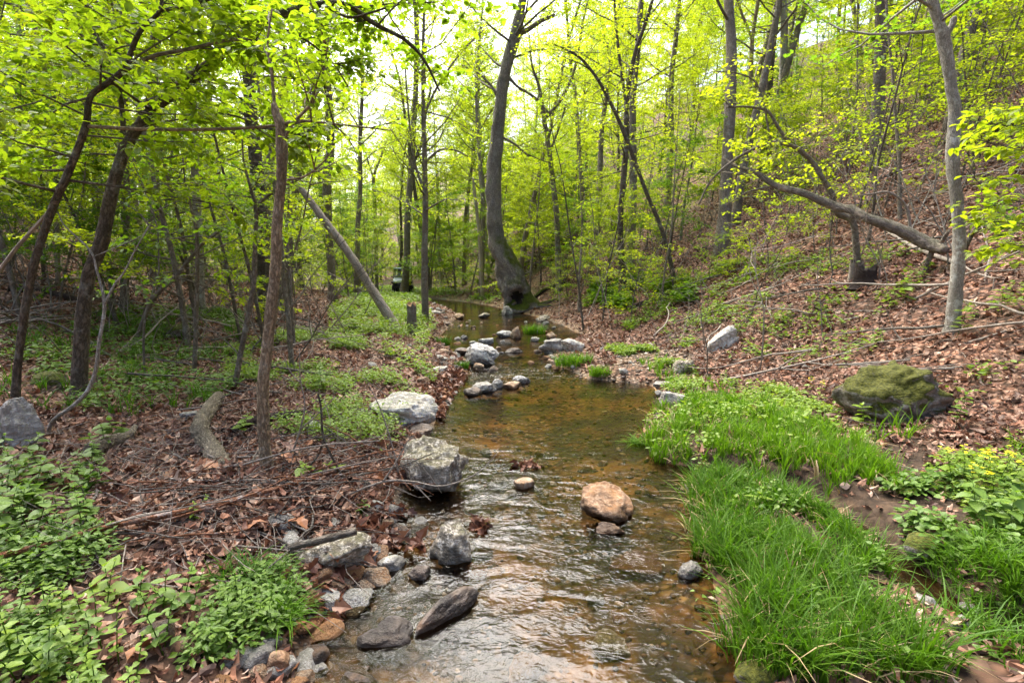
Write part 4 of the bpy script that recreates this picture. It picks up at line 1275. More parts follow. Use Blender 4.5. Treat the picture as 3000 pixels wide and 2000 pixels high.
rock('white angular stone among the riffle stones', 1143, 890, 28, 22, 'rock_white', 318, cuts=8, facet=.62)
rock('yellow-brown flat stone at the end of the riffle stones', 1176, 893, 40, 17, 'rock_tan', 319, deep=.7, flat_top=.4)
rock('pale wedge stone behind the riffle stones', 1198, 880, 40, 17, 'rock_mottle', 320, deep=.6)
rock('small tan stone breaking the surface midstream', 1204, 1122, 46, 22, 'rock_tan', 321, deep=.8, flat_top=.35)
rock('orange stone just downstream of the cracked boulder', 1402, 1222, 62, 20, 'rock_brown', 322, deep=.6, cuts=8, facet=.62)
rock('rounded tan stone below the speckled boulder', 1099, 852, 24, 20, 'rock_tan', 323)
rock('square mossy stone on the gravel bar', 1572, 858, 52, 30, 'rock_mossy', 324, deep=.7, cuts=5, flat_top=.5, rz=.3)
rock('pale slab sloping into the pool beside the grass', 1550, 940, 56, 40, 'rock_grey', 325, deep=.9, flat_top=.45)
rock('low flat slab at the gravel edge of the pool', 1526, 892, 46, 14, 'rock_grey', 326, deep=.7, flat_top=.3)
rock('green mossy mound at the foot of the slim slanting tree', 95, 890, 96, 34, 'rock_moss', 327, deep=.9, cuts=3, sink=.4)
rock('mossy boulder in the shade under the far twigs', 400, 778, 84, 32, 'rock_moss', 328, deep=.9, cuts=4, sink=.35)
rock('round brown stone in the wet leaves below the wedge rock', 634, 1552, 56, 46, 'rock_brown', 329, deep=.9, cuts=4, rough=.07)
rock('mossy rock at the water below the long grass', 1752, 1585, 112, 44, 'rock_moss', 330, deep=.8, sink=.3)
rock('flat grey stone bedded in the path between the trees', 430, 965, 48, 18, 'rock_grey', 331, deep=.8, flat_top=.3, sink=.4)
rock('pale stone half buried behind the slender tree', 712, 995, 60, 26, 'rock_white', 332, deep=.7, sink=.35)
rock('round tan stone peeping from the long grass', 2002, 1040, 40, 26, 'rock_tan', 333, cuts=4, sink=.3)
rock('white oblong stone in the upper pool', 1116, 790, 34, 14, 'rock_mottle', 334, deep=.6, flat_top=.5)
rock('dark low stone in the riffle above the pool', 1180, 810, 40, 11, 'rock_wet', 335, deep=.6)
rock('small dark stone left of the upper pool', 1066, 778, 16, 9, 'rock_grey', 336)
rock('rusty stone near the far grass tuft', 1266, 778, 20, 17, 'rock_tan', 337)
rock('pale stone near the far grass tuft', 1229, 784, 20, 11, 'rock_white', 338)
rock('grey stone by the roots of the curved sycamore', 1165, 722, 24, 20, 'rock_grey', 339)
rock('domed stone in the far pool', 1112, 730, 26, 11, 'rock_mossy', 340)
rock('rusty stone heap edge on the far gravel spit', 1052, 732, 26, 14, 'rock_tan', 341)
rock('flat pale stone on the far bank', 1003, 722, 24, 9, 'rock_white', 342)
rock('mossy slanting stone below the crooked slope tree', 1248, 738, 32, 13, 'rock_mossy', 343, tilt=(0, -.3))
rock('dark rock with rusty edge in the leaves on the far bank', 1062, 812, 40, 14, 'rock_wet', 344)
rock('pale slab on the stony margin near the riffle', 1010, 856, 34, 13, 'rock_white', 345, flat_top=.35)
rock('brown broken stones edge at the riffle shore', 1020, 815, 26, 13, 'rock_tan', 346)
rock('rough pale rock in the wet leaves above the shallows', 898, 1310, 66, 34, 'rock_white', 347, deep=.6, cuts=8, facet=.6, rz=.6, sink=.4)
rock('splintered grey rock on the stony shore below the wedge rock', 735, 1400, 86, 40, 'rock_grey', 348, deep=.7, cuts=9, facet=.58, sink=.4)
rock('small dark wet rock between the pointed and wedge rocks', 962, 1330, 50, 32, 'rock_wet', 349, cuts=7)
rock('flat pale rock on the stony shore by the grass tuft', 668, 1330, 36, 24, 'rock_white', 350, cuts=8, sink=.4)
rock('low brown rock under the ripples near the seal-shaped one', 880, 1478, 120, 40, 'rock_wet', 351, deep=.6, sink=.5, flat_top=.4)
rock('orange slab lying under the clear water', 1470, 1300, 130, 10, 'rock_orange', 352, deep=.7, sink=.84, flat_top=.3)
rock('pale stone under the water near the white patch', 1085, 1168, 44, 5, 'rock_grey', 353, sink=.8, flat_top=.4)
rock('grey slab at the foot of the wide white boulder', 960, 1003, 60, 22, 'rock_wet', 354, flat_top=.4)

# smaller stones: strewn along the water line, each one a stone of its own
def strew_stones():
    rng = np.random.default_rng(66)
    kinds = []
    for k in range(9):
        V, T = rock_geo(400 + k, (1, rng.uniform(.65, .95), rng.uniform(.45, .7)), 2, cuts=6, facet=.7, rough=.12)
        kinds.append([mesh('stone', V, T, M[m]) for m in (['rock_white', 'rock_tan', 'rock_grey'], ['rock_wet', 'rock_brown', 'rock_orange'])[0 if k < 6 else 1][k % 3:k % 3 + 1]][0])
    zones = [  # ground rectangle, count, size, label, group
        (lambda: _near_edge(rng, 'L', 1.7, 3.4, .22), 84, (.05, .20), 'small stone on the shore below the wedge rock', 'stones on the near shore'),
        (lambda: _near_edge(rng, 'L', 6.2, 10.5, .45), 44, (.07, .20), 'small stone on the shore by the speckled boulder', 'stones on the shore by the speckled boulder'),
        (lambda: _near_edge(rng, 'R', 6.6, 12, .9), 48, (.06, .18), 'small stone on the gravel beyond the long grass', 'stones on the gravel bar'),
        (lambda: _in_creek(rng, 8.0, 17), 34, (.08, .24), 'small stone poking out of the upper riffles', 'stones in the upper creek'),
        (lambda: _near_edge(rng, 'L', 12, 24, .8), 36, (.10, .28), 'small stone on the far gravel spit', 'stones on the far spit'),
        (lambda: _riv(rng), 30, (.04, .12), 'small dark stone in the side rivulet', 'stones in the rivulet'),
        (lambda: _in_creek(rng, 1.8, 5), 26, (.08, .22), 'small stone under the clear near water', 'stones under the near water'),
    ]
    for f, n, (a, b), lb, gp in zones:
        for _ in range(n):
            x, y = f()
            s = a * (b / a) ** rng.uniform()
            z = land1(x, y)
            if 'poking' in lb: z = max(z, float(water(y)) - s * .12)
            o = link('stone', kinds[int(rng.integers(len(kinds)))], loc=(x, y, z + s * .12))
            o.scale = (s, s, s)
            o.rotation_euler = (rng.normal() * .25, rng.normal() * .25, rng.uniform(0, 6.28))
            tag(o, lb, 'stone', gp)
def _near_edge(rng, sd, y0, y1, wid):
    y = rng.uniform(y0, y1)
    if sd == 'L': return edgeL(y) + .12 - abs(rng.normal()) * wid, y
    return edgeR(y) - .12 + abs(rng.normal()) * wid, y
def _riv(rng):
    k = int(rng.integers(1, len(_RIV) - 3)); t = rng.uniform()
    p = _RIV[k] * (1 - t) + _RIV[k + 1] * t
    return p[0] + rng.normal() * .12, p[1] + rng.normal() * .12
def _in_creek(rng, y0, y1):
    y = rng.uniform(y0, y1)
    return edgeL(y) + (edgeR(y) - edgeL(y)) * rng.uniform(.08, .92), y
strew_stones()

# creek-bed pebbles, too many to count
def pebbles():
    rng = np.random.default_rng(67)
    V0, T0 = ICO[1]
    Vs, Ts, n = [], [], 0
    y = 1.4 + 9 * rng.uniform(size=3000) ** 1.25
    u = rng.uniform(-.06, 1.06, 3000)
    x = edgeL(y) + (edgeR(y) - edgeL(y)) * u
    ex = np.concatenate([x, np.array([2.4]) + rng.normal(size=900) * .6]); ey = np.concatenate([y, 8.5 + rng.normal(size=900) * .9])
    z = land(ex, ey)
    s = .007 * (4.5 ** rng.uniform(size=len(ex)) ** 1.5) * np.clip(.6 + ey / 9, .7, 1.8)
    for i in range(len(ex)):
        sc = s[i] * np.array([1, rng.uniform(.6, 1), rng.uniform(.35, .7)])
        a = rng.uniform(0, 6.28); c, sn = math.cos(a), math.sin(a)
        v = V0 * sc * rng.uniform(.8, 1.2, (len(V0), 1))
        v = v @ np.array([[c, sn, 0], [-sn, c, 0], [0, 0, 1]]) + np.array([ex[i], ey[i], z[i] + sc[2] * .3])
        Vs.append(v); Ts.append(T0 + n); n += len(V0)
    m = NT('pebble')
    g = m.n('ShaderNodeNewGeometry')
    col = m.ramp(g.outputs['Random Per Island'], [(0, (.020, .014, .009)), (.35, (.075, .042, .018)), (.65, (.16, .088, .034)), (.88, (.27, .18, .095)), (1, (.46, .39, .31))])
    col = m.mix(m.math('MULTIPLY', m.noise(m.pos(), 45, 3), .5), col, (.05, .03, .02))
    o = link('creek_pebbles', mesh('creek_pebbles', np.vstack(Vs), np.vstack(Ts), m.done(m.principled(col, .6))))
    tag(o, 'rusty and tan pebbles covering the creek bed', 'pebbles', None, 'stuff')
pebbles()

# sodden leaf clumps snagged in the stream
def leaf_clump(label, vx, vy, w_, seed):
    rng = np.random.default_rng(seed)
    x, y = _hit_water(vx, vy)
    n = 26
    r = w_ * y / F / 2
    a, q = rng.uniform(0, 6.28, n), np.sqrt(rng.uniform(size=n)) * r
    P = np.stack([q * np.cos(a), q * np.sin(a) * .7, rng.uniform(0, .035, n)], 1)
    V, T = stamp(LEAF_DEAD, P, rng.normal(size=(n, 3)) * np.array([1, 1, .5]), UP + rng.normal(size=(n, 3)) * .9, rng.uniform(.05, .10, n), None, .04, rng)
    tag(link('leaf_clump', mesh('leaf_clump', V, T, M['litter_wet'], False), loc=(x, y, float(water(y)))), label, 'leaves')
leaf_clump('dark red leaf clump in midstream above the small tan stone', 1212, 1072, 56, 1)
leaf_clump('dark leaf clump in the riffle between the pointed and cracked rocks', 1105, 1212, 46, 2)
leaf_clump('soggy leaf clump against the foot of the blocky boulder', 905, 1180, 70, 3)
leaf_clump('soggy leaf clump beside the pointed grey rock', 940, 1255, 80, 4)

# leaves and twigs lodged on top of the moss-covered boulder
def boulder_cap():
    rng = np.random.default_rng(9)
    g = ground(2085, 968)
    n = 120
    P = np.stack([rng.normal(.12, .28, n), rng.normal(.42, .13, n), .36 + rng.uniform(0, .05, n)], 1)
    V, T = stamp(LEAF_DEAD, P, rng.normal(size=(n, 3)) * np.array([1, .6, .2]), UP + rng.normal(size=(n, 3)) * .5, rng.uniform(.05, .11, n), None, .05, rng)
    o = link('leaf_clump', mesh('leaf_clump', V, T, M['litter'], False), loc=g)
    tag(o, 'dry leaves and twigs lodged on top of the moss-covered boulder', 'leaves')
    b = MB()
    for q in range(16):
        b.tube(wander(rng, (rng.normal(.0, .2), rng.normal(.42, .1), .42), np.array([1, rng.normal() * .3, -.05]), rng.uniform(.2, .6), 4, .08), rng.uniform(.003, .008), 5, True)
    b.obj('twigs', M['stick_pale'], o)
boulder_cap()
# ------------------------------------------------------------------ fallen wood
def lying(name, label, cat, pts, mat, D=None, D1=None, sides=9, rough=.12, seed=1, lift=.5, group=None, up=0.0, chunk=0.0, dense=6, branches=()):
    """a stick or log traced along the ground; pts (vx, vy, width); lift: how far its axis lies above the soil, in radii"""
    P, r = [], []
    for i, (x, y, w_) in enumerate(pts):
        if D is None:
            g = ground(x, y)
            if g[2] < float(water(g[1])): g[2] = float(water(g[1])) + .01
            d = g[1]
            rr = w_ * d / F / 2
            g = g + np.array([0, 0, rr * lift + up])
        else:
            d = D + ((D1 if D1 is not None else D) - D) * i / (len(pts) - 1)
            g = at(x, y, d); rr = w_ * d / F / 2 * .9
        P.append(g); r.append(rr)
    Z = spline(np.column_stack([np.array(P), r]), (len(pts) - 1) * dense + 1)
    base = Z[0, :3].copy()
    tb = MB().tube(Z[:, :3], np.maximum(Z[:, 3], .002), sides, True, rough, seed)
    if chunk:                                     # corky plates: ridges standing proud of deep furrows
        V = tb.V[0]; m = len(Z) * sides
        ax = np.repeat(Z[:, :3], sides, 0)
        f = V[:m] / r[0]
        k = 1 - 2.2 * np.abs(vnoise(f * np.array([3.4, 3.4, 3.4]), seed)) + .5 * vnoise(f * 8, seed + 3)
        V[:m] += (V[:m] - ax) * (chunk * k)[:, None]
    o = link(name, tb.mesh(name, M[mat], True, base), loc=base)
    tag(o, label, cat, group)
    for bp in branches:
        B = []
        for x, y, w_ in bp:
            k = np.argmin(np.abs(proj(Z[:, :3])[0] - x))
            B.append([*at(x, y, Z[k, 1]), w_ * Z[k, 1] / F / 2])
        k = np.argmin(np.linalg.norm(Z[:, :3] - np.array(B[0][:3]), axis=1)); B[0][:3] = list(Z[k, :3])
        B = spline(np.array(B), (len(B) - 1) * 5 + 1)
        link('branch', MB().tube(B[:, :3], np.maximum(B[:, 3], .002), 6, True, .08, seed).mesh('branch', M[mat], True, base), o)
    return o

lying('fallen_log', 'weathered grey fallen trunk propped across the bent sapling on the slope', 'log',
      [(2172, 574, 18), (2155, 568, 31), (2120, 554, 32), (2058, 524, 28), (1993, 501, 22), (1955, 482, 22), (1918, 474, 21), (1848, 445, 18), (1783, 427, 15), (1733, 394, 11), (1690, 382, 7), (1660, 362, 4)],
      'wood_log', D=7.4, D1=9.4, sides=14, rough=.12, seed=501,
      branches=[[(2145, 568, 13), (2128, 612, 11), (2118, 650, 10)], [(2160, 560, 10), (2176, 535, 8), (2180, 530, 5)], [(1975, 498, 14), (1955, 500, 10)], [(1733, 395, 6), (1700, 400, 5), (1660, 395, 3)], [(1783, 424, 6), (1720, 440, 4), (1670, 470, 3)]])
lying('mossy_log', 'dark rotten log with mossy top high on the slope behind the lichen tree', 'log',
      [(2195, 345, 26), (2230, 332, 30), (2280, 312, 32), (2330, 297, 34), (2400, 280, 34)], 'moss_log', seed=502, sides=12, lift=.8)
lying('twisted_stick', 'long reddish stick with grey bark flakes along the leaf drift', 'stick',
      [(-10, 1322, 14), (120, 1288, 14), (245, 1250, 13), (400, 1215, 14), (530, 1185, 13), (650, 1150, 11), (745, 1118, 9), (830, 1095, 6)], 'stick_red', seed=503, lift=1.0, up=.07, chunk=.10, dense=14, sides=11)
lying('thin_grey_stick', 'thin grey stick lying just above the long reddish one', 'stick',
      [(250, 1245, 6), (330, 1222, 7), (450, 1200, 5), (560, 1165, 4), (640, 1120, 4)], 'stick_pale', seed=504, lift=1, up=.08)
lying('flat_brown_stick', 'thin brown stick lying below the long reddish one', 'stick',
      [(300, 1280, 4), (420, 1262, 5), (520, 1255, 5), (600, 1240, 4)], 'stick_red', seed=505, lift=1, up=.07)
lying('short_log', 'short grey cut log resting on the wedge-shaped rock', 'log',
      [(662, 1258, 17), (700, 1248, 20), (760, 1234, 21), (818, 1218, 20)], 'bark_grey', D=2.42, D1=2.5, seed=506, sides=12)
lying('barky_root', 'crooked log with thick pale corky bark beside the slender tree', 'log',
      [(506, 922, 22), (488, 945, 28), (465, 984, 31), (462, 1010, 35), (478, 1035, 36), (500, 1068, 38), (518, 1092, 34)], 'bark_chunky', seed=507, lift=.55, up=.03, sides=40, rough=.14, chunk=.2, dense=14)
lying('barky_chunk', 'stub of corky-barked log poking from the leaf drift', 'log',
      [(214, 1056, 34), (232, 1046, 36), (262, 1034, 30), (300, 1015, 16), (312, 995, 11)], 'bark_chunky', seed=508, lift=.6, up=.04, sides=36, rough=.14, chunk=.13, dense=14)
lying('rotten_log', 'black rotten log lying behind the slender tree', 'log',
      [(535, 1000, 16), (575, 985, 22), (630, 975, 23), (685, 962, 14), (705, 955, 8)], 'wood_rotten', seed=509, lift=.7, up=.03, rough=.25, chunk=.1, dense=10, sides=14)
lying('rotten_branch', 'black splintered branch below the rotten log', 'stick',
      [(512, 1010, 9), (550, 1016, 9), (600, 1028, 5)], 'wood_rotten', seed=510, lift=.8)
lying('arching_twig', 'pale bare twig reaching over the blocky boulder into the stream', 'twig',
      [(725, 1170, 6), (790, 1140, 6), (880, 1106, 6), (945, 1105, 5), (1010, 1116, 4), (1070, 1100, 4), (1110, 1075, 3), (1142, 1040, 2)], 'stick_pale', D=3.15, D1=3.0, sides=6, rough=.05, seed=511,
      branches=[[(880, 1106, 5), (910, 1060, 4), (935, 1015, 3), (950, 1000, 2)], [(945, 1105, 4), (970, 1130, 3), (990, 1150, 2)]])
lying('upright_twig', 'thin crooked twig standing in the leaves by the blocky boulder', 'twig',
      [(795, 1110, 6), (745, 1010, 7), (738, 940, 6), (730, 900, 5)], 'bark_dark', D=3.3, sides=6, rough=.08, seed=512, branches=[[(745, 1015, 5), (720, 1060, 4), (650, 1120, 4)]])
lying('pale_shoot', 'forked pale shoot rising beside the slender tree', 'twig',
      [(655, 1100, 7), (672, 1040, 6), (690, 985, 5), (700, 930, 4), (690, 870, 3), (688, 800, 3)], 'stick_pale', D=3.4, sides=6, rough=.05, seed=513, branches=[[(690, 985, 4), (725, 955, 3), (770, 910, 2)], [(692, 880, 3), (665, 850, 2), (650, 810, 2)]])
lying('bare_shoot', 'bare zigzag twig leaning before the wide white boulder', 'twig',
      [(915, 1085, 5), (905, 1040, 4), (890, 985, 4), (870, 930, 3), (845, 880, 2)], 'stick_pale', D=3.6, sides=5, rough=.05, seed=514)
lying('slope_pole', 'slim fallen pole lying below the weathered log on the slope', 'stick',
      [(2200, 612, 9), (2150, 596, 9), (2095, 572, 8), (2050, 545, 6), (2030, 530, 4)], 'stick_pale', seed=515, lift=1.5)
lying('bowed_branch', 'bowed pale branch arching above the weathered log', 'stick',
      [(2090, 545, 7), (2088, 500, 8), (2075, 465, 7), (2040, 442, 6), (2000, 446, 4), (1960, 452, 3)], 'stick_pale', D=8.6, sides=6, rough=.05, seed=516)
lying('boulder_stick', 'straight stick lying across the top of the moss-covered boulder', 'stick',
      [(1905, 838, 6), (1960, 836, 7), (2020, 832, 7), (2090, 826, 5)], 'stick_pale', D=5.3, D1=5.3, seed=517, sides=6)
lying('shore_log', 'dark fallen trunk on the shady slope behind the rough grey tree', 'log',
      [(110, 652, 7), (200, 648, 9), (300, 648, 8), (410, 652, 7), (520, 648, 5)], 'bark_grey', seed=518, lift=2)
lying('dark_log', 'short dark log lying on the shady slope near the slanting tree', 'log',
      [(20, 668, 14), (90, 676, 17), (160, 690, 15), (185, 700, 9)], 'wood_rotten', seed=519, lift=.8)
lying('slope_white_pole', 'long white fallen pole climbing the far slope behind the forked tree', 'stick',
      [(1262, 570, 5), (1300, 545, 5), (1350, 522, 4), (1385, 505, 3)], 'stick_pale', seed=520, lift=1.5)
lying('foot_log', 'mossy log slanting down to the creek by the sycamore roots', 'log',
      [(1225, 690, 9), (1250, 672, 10), (1280, 660, 8), (1300, 650, 5)], 'moss_log', seed=521, lift=.9)
lying('drift_log', 'dark driftwood log on the bank below the crooked slope tree', 'log',
      [(1440, 715, 10), (1480, 700, 11), (1510, 690, 10), (1540, 672, 7)], 'wood_rotten', seed=522, lift=.8)
lying('far_drift_log', 'driftwood pile log on the far bank beside the bank tree', 'log',
      [(985, 668, 6), (1020, 664, 7), (1050, 660, 5)], 'wood_rotten', seed=523, lift=.9)

# stumps
def stump(label, vx, vyb, w_, h_, seed, mat='bark_grey', D=None, lean=0.0, ragged=.12):
    g = ground(vx, vyb)
    k = g[1] / F
    r, H = w_ * k / 2, h_ * k
    P = np.array([[0, 0, -.1], [0, 0, H * .1], [lean * .4, 0, H * .4], [lean * .7, 0, H * .75], [lean, 0, H]])
    P = spline(P, 16)
    b = MB().tube(P, np.linspace(r * 1.15, r * .95, 16) * (1 + .5 * np.exp(-np.linspace(0, 8, 16))), 16, False, .14, seed)
    V = b.V[0]
    top = V[-16:]
    rng = np.random.default_rng(seed)
    top[:, 2] += rng.uniform(-1, 1, 16) * r * ragged * 4
    root = thing('tree_stump', label, 'stump', g)
    b.obj('trunk', M[mat], root)
    c = MB()
    ctr = top.mean(0) + np.array([0, 0, r * .25])
    inner = ctr + (top - ctr) * .5 + np.array([0, 0, 1]) * rng.uniform(-.1, .4, (16, 1)) * r
    rim = top * 1.0
    V2_ = np.vstack([rim, inner, ctr])
    Q = [[i, (i + 1) % 16, 16 + (i + 1) % 16, 16 + i] for i in range(16)]
    T = [[16 + i, 16 + (i + 1) % 16, 32] for i in range(16)]
    c.add(V2_, Q, T).obj('broken_top', M['cut_wood' if mat == 'bark_grey' else 'hollow'], root, False)
    return root
stump('short broken stump with a raw orange top beside the leaning snag', 947, 768, 22, 68, 531, 'bark_grey')
stump('low dark rotten stump under the propped log on the slope', 1985, 650, 44, 30, 532, 'wood_rotten', ragged=.3)
stump('thin splintered stump beside the rotten one on the slope', 1955, 645, 12, 42, 533, 'wood_grey', ragged=.4)

# fallen sticks and dead brush, each one a stick of its own
def strew_sticks():
    rng = np.random.default_rng(77)
    kinds = []
    for k in range(7):
        r = np.random.default_rng(600 + k)
        b = MB()
        P = wander(r, (-.5, 0, .012), np.array([1, r.normal() * .2, .02]), 1.0, 7, .16)
        P[:, 2] = np.abs(P[:, 2]) * .5 + .01
        b.tube(P, np.linspace(.010, .004, len(P)), 5, True, .1, k)
        for q in range(int(r.integers(0, 4))):
            p, d = point_on(P, r.uniform(.3, .9))
            b.tube(wander(r, p, d + r.normal(size=3) * .7 + UP * .2, r.uniform(.15, .4), 4, .15), np.linspace(.005, .002, 5), 4, False)
        kinds.append(b)
    mats = ['stick_pale', 'bark_twig', 'bark_twig', 'stick_red']
    ms = [[b.mesh('fallen_stick', M[m]) for m in mats] for b in kinds]
    zones = [
        ('bare stick in the drift by the reddish stick', 'sticks in the leaf drift', 105, lambda: (rng.uniform(-2.4, -.75), rng.uniform(2.4, 4.0)), (.25, .8), (0, 1, 2, 3)),
        ('bare stick in the brush behind the crooked sapling', 'brush on the shady slope', 90, lambda: (rng.uniform(-9, -2.8), rng.uniform(5.5, 12)), (.6, 2.2), (0, 1, 2)),
        ('bare fallen stick on the brown-leaved slope', 'sticks on the leafy slope', 95, lambda: (rng.uniform(3.2, 13), rng.uniform(5, 14)), (.5, 2.2), (0, 0, 1)),
        ('bare stick on the bank facing the long grass', 'sticks on the middle bank', 26, lambda: (rng.uniform(-3.2, -1.0), rng.uniform(4.5, 8)), (.3, 1.0), (0, 1)),
    ]
    for lb, gp, n, f, (a, c), mm in zones:
        k = 0
        while k < n:
            x, y = f()
            z = land1(x, y)
            if z < float(water(y)) + .02 or not seen(x, y, z, z + .1, .3): continue
            s = rng.uniform(a, c)
            e = .25
            gx, gy = (land1(x + e, y) - land1(x - e, y)) / (2 * e), (land1(x, y + e) - land1(x, y - e)) / (2 * e)
            rz = rng.uniform(0, 6.28)
            o = link('fallen_stick', ms[int(rng.integers(7))][mm[int(rng.integers(len(mm)))]], loc=(x, y, z + .015 + .02 * s))
            sl = gx * math.cos(rz) + gy * math.sin(rz)
            o.rotation_euler = (rng.normal() * .2, -math.atan(sl) + rng.normal() * .10, rz)
            o.scale = (s, s, s * .9 if s < 1 else s)
            tag(o, lb, 'stick', gp)
            k += 1
strew_sticks()

def stick_pile():
    rng = np.random.default_rng(83)
    for k in range(24):
        vx, vy = rng.uniform(420, 900), 0
        vy = 1215 - (vx - 420) * .27 + rng.normal() * 38
        L = rng.uniform(.45, 1.5)
        a = math.radians(rng.normal(22, 13))
        g = ground(vx, vy)
        d = np.array([math.cos(a), math.sin(a), rng.normal() * .04])
        P = wander(rng, g - d * L / 2 + np.array([0, 0, .07 + rng.uniform(0, .06)]), d, L, 9, .07)
        P[:, 2] = np.maximum(P[:, 2], land(P[:, 0], P[:, 1]) + .03)
        base = P[0].copy()
        b = MB().tube(P, np.linspace(1, .45, 10) * rng.uniform(.004, .010), 6, True, .1, k)
        for q in range(int(rng.integers(0, 3))):
            p, dd = point_on(P, rng.uniform(.3, .9))
            b.tube(wander(rng, p, dd + rng.normal(size=3) * .5 + UP * .15, rng.uniform(.15, .4), 4, .12), np.linspace(.004, .0015, 5), 4, False)
        o = link('fallen_stick', b.mesh('fallen_stick', M[('stick_pale', 'stick_red', 'bark_twig')[k % 3]], True, base), loc=base)
        tag(o, 'long %s stick piled by the reddish stick' % ('pale', 'rust-red', 'grey')[k % 3], 'stick', 'long sticks of the pile')
stick_pile()

# thin leafless shoots and brush standing on the slopes
def bare_brush():
    rng = np.random.default_rng(79)
    kinds = []
    for k in range(5):
        r = np.random.default_rng(640 + k)
        b = MB()
        P = wander(r, (0, 0, -.05), np.array([r.normal() * .25, r.normal() * .25, 1]), 1.6, 9, .14)
        b.tube(P, np.linspace(.010, .003, len(P)), 5, False)
        for q in range(int(r.integers(4, 9))):
            p, d = point_on(P, r.uniform(.25, .97))
            T_ = wander(r, p, d * .6 + r.normal(size=3) * .6, r.uniform(.3, .9), 6, .15)
            b.tube(T_, np.linspace(.005, .0018, len(T_)), 4, False)
            for e in range(2):
                p2, d2 = point_on(T_, r.uniform(.3, .9))
                b.tube(wander(r, p2, d2 + r.normal(size=3) * .6, r.uniform(.15, .4), 4, .15), np.linspace(.0028, .0012, 5), 3, False)
        kinds.append([b.mesh('bare_shrub', M[m]) for m in ('stick_pale', 'bark_twig')])
    zones = [('leafless twiggy shrub on the brown-leaved slope', 'bare shrubs on the leafy slope', 105, lambda: (rng.uniform(2.6, 14), rng.uniform(7, 19))),
             ('leafless twiggy shrub under the shady trees', 'bare shrubs under the shady trees', 85, lambda: (rng.uniform(-11, -2.8), rng.uniform(5, 14)))]
    for lb, gp, n, f in zones:
        k = 0
        while k < n:
            x, y = f()
            z = land1(x, y)
            if z < float(water(y)) + .1 or not seen(x, y, z, z + 1, .2): continue
            o = link('bare_shrub', kinds[int(rng.integers(5))][int(rng.random() < .6)], loc=(x, y, z))
            s = rng.uniform(.5, 1.5)
            o.scale = (s, s, s); o.rotation_euler = (rng.normal() * .3, rng.normal() * .3, rng.uniform(0, 6.28))
            tag(o, lb, 'shrub', gp)
            k += 1
bare_brush()

# fine twigs lying all through the leaf litter, too many to count
def twig_litter():
    rng = np.random.default_rng(81)
    b = MB()
    n = 0
    for x, y in zip(np.concatenate([rng.normal(-1.8, .8, 760), rng.uniform(-6, -1, 420), rng.uniform(2.4, 9, 620)]), np.concatenate([rng.normal(3.1, .55, 760), rng.uniform(3.5, 9, 420), rng.uniform(3.5, 11, 620)])):
        z = land1(x, y)
        if z < float(water(y)) + .03: continue
        a = rng.uniform(0, 6.28)
        L = rng.uniform(.08, .5)
        P = wander(rng, (x, y, z + rng.uniform(.03, .07)), np.array([math.cos(a), math.sin(a), rng.normal() * .08 + .5 * (land1(x + .2 * math.cos(a), y + .2 * math.sin(a)) - z) / .2]), L, 4, .14)
        b.tube(P, np.linspace(1, .5, 5) * rng.uniform(.0015, .0042), 4, False, 0, n % 9)
        n += 1
    tag(b.obj('twig_litter', M['stick_pale']), 'fine pale twigs lying through the fallen leaves', 'twigs', None, 'stuff')
twig_litter()
# ------------------------------------------------------------------ leaf litter
def inside(poly, px, py):
    c = np.zeros(len(px), bool)
    n = len(poly)
    for i in range(n):
        (x0, y0), (x1, y1) = poly[i], poly[(i + 1) % n]
        k = ((y0 > py) != (y1 > py)) & (px < (x1 - x0) * (py - y0) / (y1 - y0 + 1e-9) + x0)
        c ^= k
    return c

def fan_points(rng, n, r0, r1, flat_to, half=.93):
    r = np.exp(rng.uniform(math.log(r0), math.log(r1), n))
    keep = rng.uniform(size=n) < np.minimum(1, (r / flat_to) ** 2)
    r = r[keep]
    a = rng.uniform(-half, half, len(r))
    return r * np.sin(a), r * np.cos(a)

def slope_normal(x, y, e=.08):
    gx = (land(x + e, y) - land(x - e, y)) / (2 * e)
    gy = (land(x, y + e) - land(x, y - e)) / (2 * e)
    return norm(np.stack([-gx, -gy, np.ones_like(gx)], 1))

# picture outlines of the green patches on the ground
G_GRASS1 = [(1478, 945), (1600, 925), (1760, 935), (1900, 985), (2030, 1060), (2080, 1130), (2040, 1175), (1960, 1190), (1880, 1145), (1790, 1115), (1660, 1082), (1520, 1078), (1470, 1060), (1490, 1000)]
G_GRASS2 = [(1590, 1105), (1680, 1100), (1780, 1140), (1850, 1165), (1930, 1215), (2040, 1300), (2060, 1340), (1960, 1330), (2000, 1400), (2120, 1480), (2200, 1568), (1700, 1568), (1660, 1480), (1620, 1380), (1585, 1300), (1580, 1200)]
G_GRASS3 = [(2120, 1290), (2352, 1200), (2352, 1450), (2200, 1370)]
G_GREEN_R = [(1390, 800), (1490, 800), (1640, 880), (1800, 900), (1960, 970), (2150, 1010), (2352, 1020), (2352, 1250), (2150, 1270), (1980, 1190), (1850, 1010), (1560, 930), (1500, 860)]
G_GREEN_L = [(760, 700), (880, 690), (980, 715), (1000, 760), (970, 800), (985, 860), (930, 850), (860, 800), (760, 790)]
G_BARE_TRAIL = [(200, 1010), (420, 1000), (520, 1090), (900, 1080), (910, 1180), (830, 1260), (560, 1280), (330, 1290), (180, 1230)]
G_RILL = [(1560, 1070), (1700, 1085), (1880, 1135), (2100, 1290), (2352, 1420), (2352, 1568), (2250, 1500), (2000, 1350), (1800, 1175), (1600, 1110)]
G_SHADE_L = [(0, 760), (200, 720), (560, 720), (540, 900), (430, 960), (250, 960), (0, 930)]

